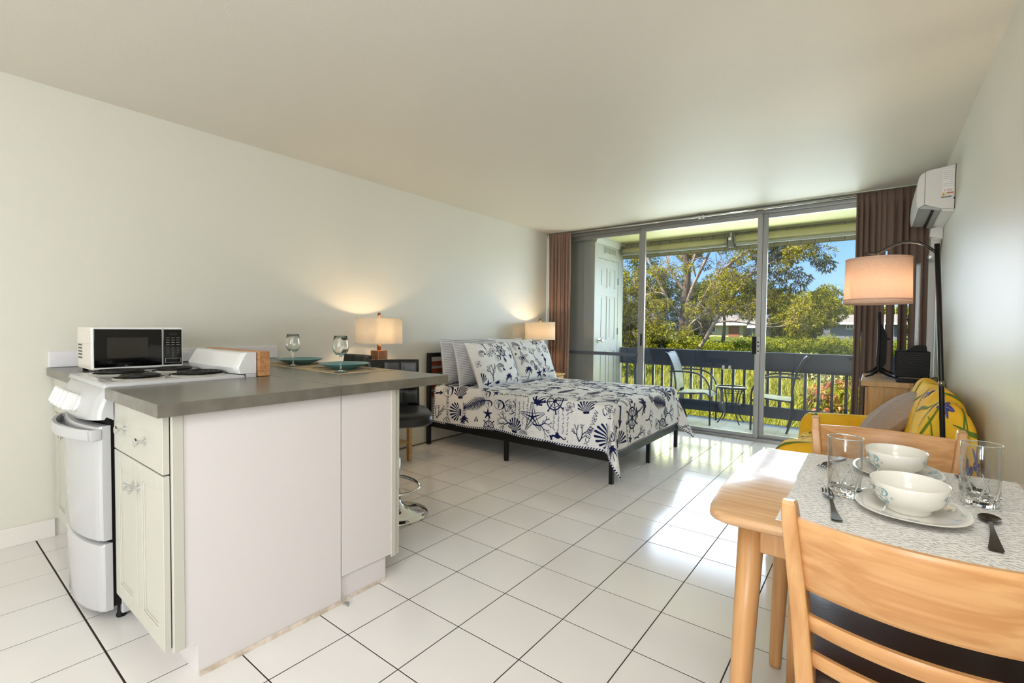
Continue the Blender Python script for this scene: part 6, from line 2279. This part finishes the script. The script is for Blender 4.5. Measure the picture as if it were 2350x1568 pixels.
tubes_mesh(limbs, 6).build('branches', bark, tr)
P_ = np.array([t[0] for t in tips])
sel = rng.permutation(len(P_))[:300]
cents = list(P_[sel] + rng.normal(size=(len(sel), 3)) * .12)
rads = list(rng.uniform(.16, .36, len(sel)))
cents = [c + np.array((0, .35, 0)) for c in cents]
keep = [not (-1.8 < c[0] < 0.1 and .8 < c[2] < 1.75) for c in cents]
cents, rads = [c for c, k in zip(cents, keep) if k], [r for r, k in zip(rads, keep) if k]
Cs, Ds, Ls, Ws = clump_leaves(cents, rads, [250] * len(cents), .10, .030, rng, .3)
o = cards('foliage', Cs, Ds, Ls, Ws, euc, tr, 0.15, rng)
tag(o, kind='stuff')
# sprays at the right end of the limbs, darker against the sky
cents = [(2.1, 18.6, 3.55), (1.85, 18.6, 3.9), (1.6, 18.6, 4.2), (1.35, 18.6, 3.2), (1.65, 18.6, 2.95), (1.5, 18.6, 2.65), (1.05, 18.6, 3.1), (0.8, 18.6, 3.3), (0.95, 18.6, 2.75), (1.2, 18.6, 4.3), (0.5, 18.6, 2.9), (0.45, 18.6, 3.6), (0.9, 18.6, 4.0), (0.2, 18.6, 2.6), (0.6, 18.6, 4.4), (1.7, 18.6, 4.75), (2.3, 18.6, 3.35)]
for c in cents[:14]:
    b_ = [np.array((0.4, 18.6, 3.4)), np.array(c) * .5 + np.array((.4, 18.6, 3.4)) * .5 + np.array((0, 0, .15)), np.array(c)]
twigs = MB()
for c in cents:
    src = (0.75, 18.6, 3.55) if c[2] > 3.3 else (0.18, 18.6, 3.2)
    twigs.tube(smoothpath([src, ((src[0] + c[0]) / 2, 18.6, (src[2] + c[2]) / 2 + .12), c], 4), [.02, .018, .016, .015, .013, .011, .01, .008, .006], 6)
twigs.build('twigs', bark, tr)
Cs, Ds, Ls, Ws = clump_leaves([np.array(c) for c in cents], [.26] * len(cents), [200] * len(cents), .13, .036, rng, .7)
o = cards('sprays', Cs, Ds, Ls, Ws, euc_d, tr, 0.2, rng)
tag(o, kind='stuff')

def tree(name, label, x, y, r, h, zc, leaf, n_clump, per, L, W, seed, flat=.8, group='trees beyond the balcony', tr_r=.12, cat='tree'):
    rng = np.random.default_rng(seed)
    g = ground_z(x, y)
    t = empty(name, (x, y, g), label, cat, group)
    MB().tube(smoothpath([(x, y, g - .1), (x + .1, y, g + (zc - g) * .4), (x - .05, y, zc)], 4), list(np.linspace(tr_r, tr_r * .4, 9)), 8).build('trunk', bark2, t)
    v = rng.normal(size=(n_clump, 3))
    v /= np.linalg.norm(v, axis=1, keepdims=True)
    q = rng.uniform(.25, 1, n_clump) ** .45
    cen = np.array([x, y, zc]) + v * q[:, None] * np.array([r, r * .8, h])
    rad = rng.uniform(.24, .42, n_clump) * min(r, h) * .9
    br = MB()
    for c in cen[::3]:
        br.tube([(x, y, zc - h * .4), tuple((np.array([x, y, zc - h * .2]) + c) / 2), tuple(c)], [tr_r * .4, tr_r * .25, tr_r * .08], 5)
    br.build('branches', bark2, t)
    Cs, Ds, Ls, Ws = clump_leaves(list(cen), list(rad), [int(per * 1.7)] * n_clump, L * .72, W * .72, rng, .2, flat)
    Cs[:, 2] = np.maximum(Cs[:, 2], g + .05)
    tag(cards('crown', Cs, Ds, Ls, Ws, leaf, t, .15, rng), kind='stuff')
    return t
# (x, y, radius, half height, centre z)
tree('leafy_tree', 'leafy tree at the left edge of the view beside the closet', -5.4, 17.5, 1.5, 2.2, 2.4, euc, 60, 150, .18, .05, 21)
tree('leafy_tree', 'low bushy tree under the big pale-limbed tree, left of its trunk', -4.1, 18.2, 1.5, 1.0, 0.7, euc, 55, 150, .16, .05, 22)
tree('leafy_tree', 'low bushy tree wrapping the foot of the big trunk', -2.7, 17.6, 1.1, 0.8, 0.55, broad, 40, 150, .15, .05, 23)
tree('leafy_tree', 'dark tall tree far behind the big pale-limbed tree on the left', -9.5, 31, 3.2, 3.4, 3.0, deep, 60, 190, .26, .09, 24)
tree('leafy_tree', 'dark round tree behind the right arm of the big tree', -3.6, 30, 1.9, 1.2, 3.3, deep, 50, 180, .24, .08, 25)
tree('leafy_tree', 'dark round tree far behind the big trunk', -6.4, 32, 2.4, 1.9, 2.4, deep, 50, 180, .24, .08, 26)
tree('leafy_tree', 'leafy tree just right of the sliding door post', -1.5, 33, 1.25, 1.0, 2.9, broad, 50, 180, .22, .08, 27)
tree('leafy_tree', 'highest round-topped tree right of the door post', 0.55, 35, 1.6, 1.4, 2.45, broad, 70, 190, .22, .08, 28)
tree('leafy_tree', 'lower green tree between the door post and the round-topped tree', -0.5, 32, 1.0, 1.0, 1.7, broad, 45, 170, .2, .07, 29)
tree('leafy_tree', 'rounded tree far right, above the grey roofed house', 2.5, 50, 2.2, 1.2, 2.6, broad, 60, 170, .3, .11, 30)
tree('leafy_tree', 'small dark tree beside the grey roofed house', -0.2, 39, 1.2, 0.9, 1.5, deep, 40, 160, .22, .08, 31)
tree('leafy_tree', 'far pale tree at the right end of the skyline', 4.6, 55, 2.4, 1.3, 2.3, broad, 50, 160, .3, .11, 32)
# bushes
bushes = [(-1.2, 21, 1.5, .45, bushg, 'wide bright green bush above the rail, left of the door post'), (0.4, 20, 1.3, .42, bushg, 'bright green bush just right of the door post'),
          (1.9, 19.5, 1.1, .40, bushg, 'olive bush below the grey roofed house'), (2.4, 16.0, .95, .42, variegated, 'bush with pale spotted leaves beside the right curtain'),
          (-0.2, 26, 1.8, .5, bushg, 'farther green bush in front of the dark houses'), (2.0, 26, 1.4, .55, broad, 'farther bush in front of the grey roofed house'),
          (-2.6, 24, 1.6, .5, bushg, 'green bush under the beige house'), (3.6, 21, 1.4, .5, bushg, 'green bush half hidden by the right curtain'),
          (-4.8, 15.5, 1.2, .5, broad, 'low bush at the foot of the left tree'), (-3.3, 14.6, 1.1, .42, bushg, 'low bright bush in front of the big trunk')]
for k, (x, y, r, h, lf, lb_) in enumerate(bushes):
    rng = np.random.default_rng(50 + k)
    g = ground_z(x, y)
    t = empty('bush', (x, y, g), lb_, 'bush', 'bushes beyond the balcony')
    stems = MB()
    for i in range(6):
        a = rng.uniform(0, 6.28)
        stems.tube([(x, y, g - .05), (x + .3 * r * math.cos(a), y + .3 * r * math.sin(a), g + h * .5), (x + .6 * r * math.cos(a), y + .6 * r * math.sin(a), g + h)], [.03, .02, .008], 5)
    stems.build('stems', bark2, t)
    n = 55
    bx, by = rng.normal(size=n) * .55, rng.normal(size=n) * .4
    hh = 0.75 + 0.55 * np.sin(bx * 4 + k * 1.7) * np.cos(by * 3 + k)
    cen = np.stack([x + r * bx, y + r * by, g + .1 + h * hh * rng.uniform(.2, 1.25, n)], 1)
    big = 1.6 if lf is variegated else 1.0
    Cs, Ds, Ls, Ws = clump_leaves(list(cen), list(rng.uniform(.22, .4, n)), [210] * n, .085 * big, .032 * big * 1.2, rng, .0)
    Ds[:, 2] += .5
    tag(cards('leaves', Cs, Ds, Ls, Ws, lf, t, .1, rng), kind='stuff')
# red-tipped plant by the railing
rng = np.random.default_rng(77)
t = empty('red_tipped_shrub', (3.1, 9.2, ground_z(3.1, 9.2)), 'shrub with reddish new leaves seen through the railing at right', 'shrub')
stems = MB()
cen = []
for i in range(16):
    x, y, z = 3.08 + rng.normal() * .16, 9.2 + rng.normal() * .12, rng.uniform(-.2, .45)
    stems.tube(smoothpath([(3.1, 9.2, ground_z(3.1, 9.2) - .05), ((x + 3.1) / 2, 9.2, -.5), (x, y, z)], 3), [.018, .016, .014, .012, .01, .008, .006], 5)
    cen.append((x, y, z))
stems.build('stems', bark2, t)
Cs, Ds, Ls, Ws = clump_leaves([np.array(c) for c in cen], [.05] * 16, [16] * 16, .15, .035, rng, .3)
Ds[:, 2] += .2
tag(cards('red_leaves', Cs, Ds, Ls, Ws, redm, t, .35, rng), kind='stuff')
Cs, Ds, Ls, Ws = clump_leaves([np.array(c) - np.array((0, 0, .16)) for c in cen], [.13] * 16, [60] * 16, .13, .035, rng, .3)
tag(cards('green_leaves', Cs, Ds, Ls, Ws, broad, t, .3, rng), kind='stuff')
# tall grass on the bank
rng = np.random.default_rng(5)
n = 70000
y = 7.3 + 12 * rng.uniform(0, 1, n) ** 1.5
x = -4.5 + rng.uniform(0, 1, n) * 9.5 - (y - 7) * .12
z = np.array([ground_z(a, b_) for a, b_ in zip(x, y)])
Cg = np.stack([x, y, z - .02], 1)
Dg = np.stack([rng.normal(size=n) * .35, rng.normal(size=n) * .35, np.ones(n)], 1)
hgt = .30 + .12 * np.sin(x * 2.1) * np.sin(y * 1.7)
gr = cards('grass', Cg, Dg, hgt * rng.uniform(.6, 1.4, n), .014 + rng.uniform(0, .014, n), grassm, None, .12, rng)
tag(gr, 'tall bright grass on the bank seen through the railing', 'grass', None, 'stuff')

# houses on the rise
roofm = M('roof_pale', (124, 117, 107), 0.8, var=(2, .1))
def house(label, x0, x1, y0, y1, zg, zw, zr, wallc, ridge='x', wins=(), doors=(), roofcol=None, over=.35):
    """a low house: walls, roof slopes with eaves, fascia, framed windows and doors on the side facing the balcony"""
    h = empty('house', ((x0 + x1) / 2, (y0 + y1) / 2, zg), label, 'house', 'houses on the rise')
    wmat = M('house_wall_%d_%d_%d' % wallc, wallc, 0.85)
    rmat = roofcol or roofm
    MB().box(x0, x1, y0, y1, zg - .6, zw).build('wall', wmat, h)
    o = over
    t = .09
    if ridge == 'x':
        ym = (y0 + y1) / 2
        for (ya, yb) in ((y0 - o, ym), (y1 + o, ym)):
            za = zw - .05
            MB().add([(x0 - o, ya, za), (x1 + o, ya, za), (x1 + o, yb, zr), (x0 - o, yb, zr), (x0 - o, ya, za + t), (x1 + o, ya, za + t), (x1 + o, yb, zr + t), (x0 - o, yb, zr + t)],
                     [(0, 1, 2, 3), (4, 7, 6, 5), (0, 4, 5, 1), (1, 5, 6, 2), (2, 6, 7, 3), (3, 7, 4, 0)]).build('roof', rmat, h)
        MB().prism([(y0, zw), (y1, zw), (ym, zr)], x0, x1, 'x').build('gable', wmat, h)
    else:
        xm = (x0 + x1) / 2
        for (xa, xb) in ((x0 - o, xm), (x1 + o, xm)):
            za = zw - .05
            MB().add([(xa, y0 - o, za), (xa, y1 + o, za), (xb, y1 + o, zr), (xb, y0 - o, zr), (xa, y0 - o, za + t), (xa, y1 + o, za + t), (xb, y1 + o, zr + t), (xb, y0 - o, zr + t)],
                     [(0, 1, 2, 3), (4, 7, 6, 5), (0, 4, 5, 1), (1, 5, 6, 2), (2, 6, 7, 3), (3, 7, 4, 0)]).build('roof', rmat, h)
        MB().prism([(x0, zw), (x1, zw), (xm, zr)], y0, y1, 'y').build('gable', wmat, h)
    MB().box(x0 - o, x1 + o, y0 - o - .04, y0 - o, zw - .1, zw + .06).build('fascia', M('fascia_white', (226, 224, 218), .7), h) if ridge == 'x' else None
    for (a, b_, c_, d_) in wins:
        f = MB()
        w_ = .06
        f.box(a, b_, y0 - .05, y0, d_ - w_, d_)
        f.box(a, b_, y0 - .05, y0, c_, c_ + w_)
        for q in (a, (a + b_) / 2 - w_ / 2, b_ - w_):
            f.box(q, q + w_, y0 - .05, y0, c_, d_)
        f = f.build('window', M('window_white', (220, 220, 216), .6), h)
        MB().box(a, b_, y0 - .02, y0 - .005, c_, d_).build('pane', M('dark_pane', (36, 42, 50), .1), f)
    for (a, b_, c_, d_) in doors:
        d = MB().box(a, b_, y0 - .04, y0, c_, d_).build('door', M('door_brown', (150, 92, 60), .7), h)
        MB().box(a + .05, a + .1, y0 - .07, y0 - .04, (c_ + d_) / 2, (c_ + d_) / 2 + .1).build('handle', steel, d)
    return h
house('beige house with pale roof and brown door behind the right limb', -8.2, -4.9, 42, 46, .75, 1.65, 2.35, (200, 186, 140), 'x', [(-7.7, -7.0, .95, 1.45)], [(-6.0, -5.2, .6, 1.5)])
house('grey house with dark windows just right of the door post', -4.0, -1.7, 41, 45, .75, 1.45, 2.15, (128, 130, 130), 'x', [(-3.7, -2.9, .85, 1.3), (-2.6, -1.9, .85, 1.3)])
house('grey house with broad pale roof beside the right curtain', 1.0, 5.0, 42, 47, 1.0, 1.75, 2.35, (112, 118, 128), 'x', [(1.95, 2.4, 1.3, 1.65), (3.2, 3.9, 1.25, 1.65)])
house('low dark gabled house left of the broad pale roof', -0.1, 1.4, 48.5, 51.5, 1.0, 2.0, 2.45, (96, 100, 108), 'y')
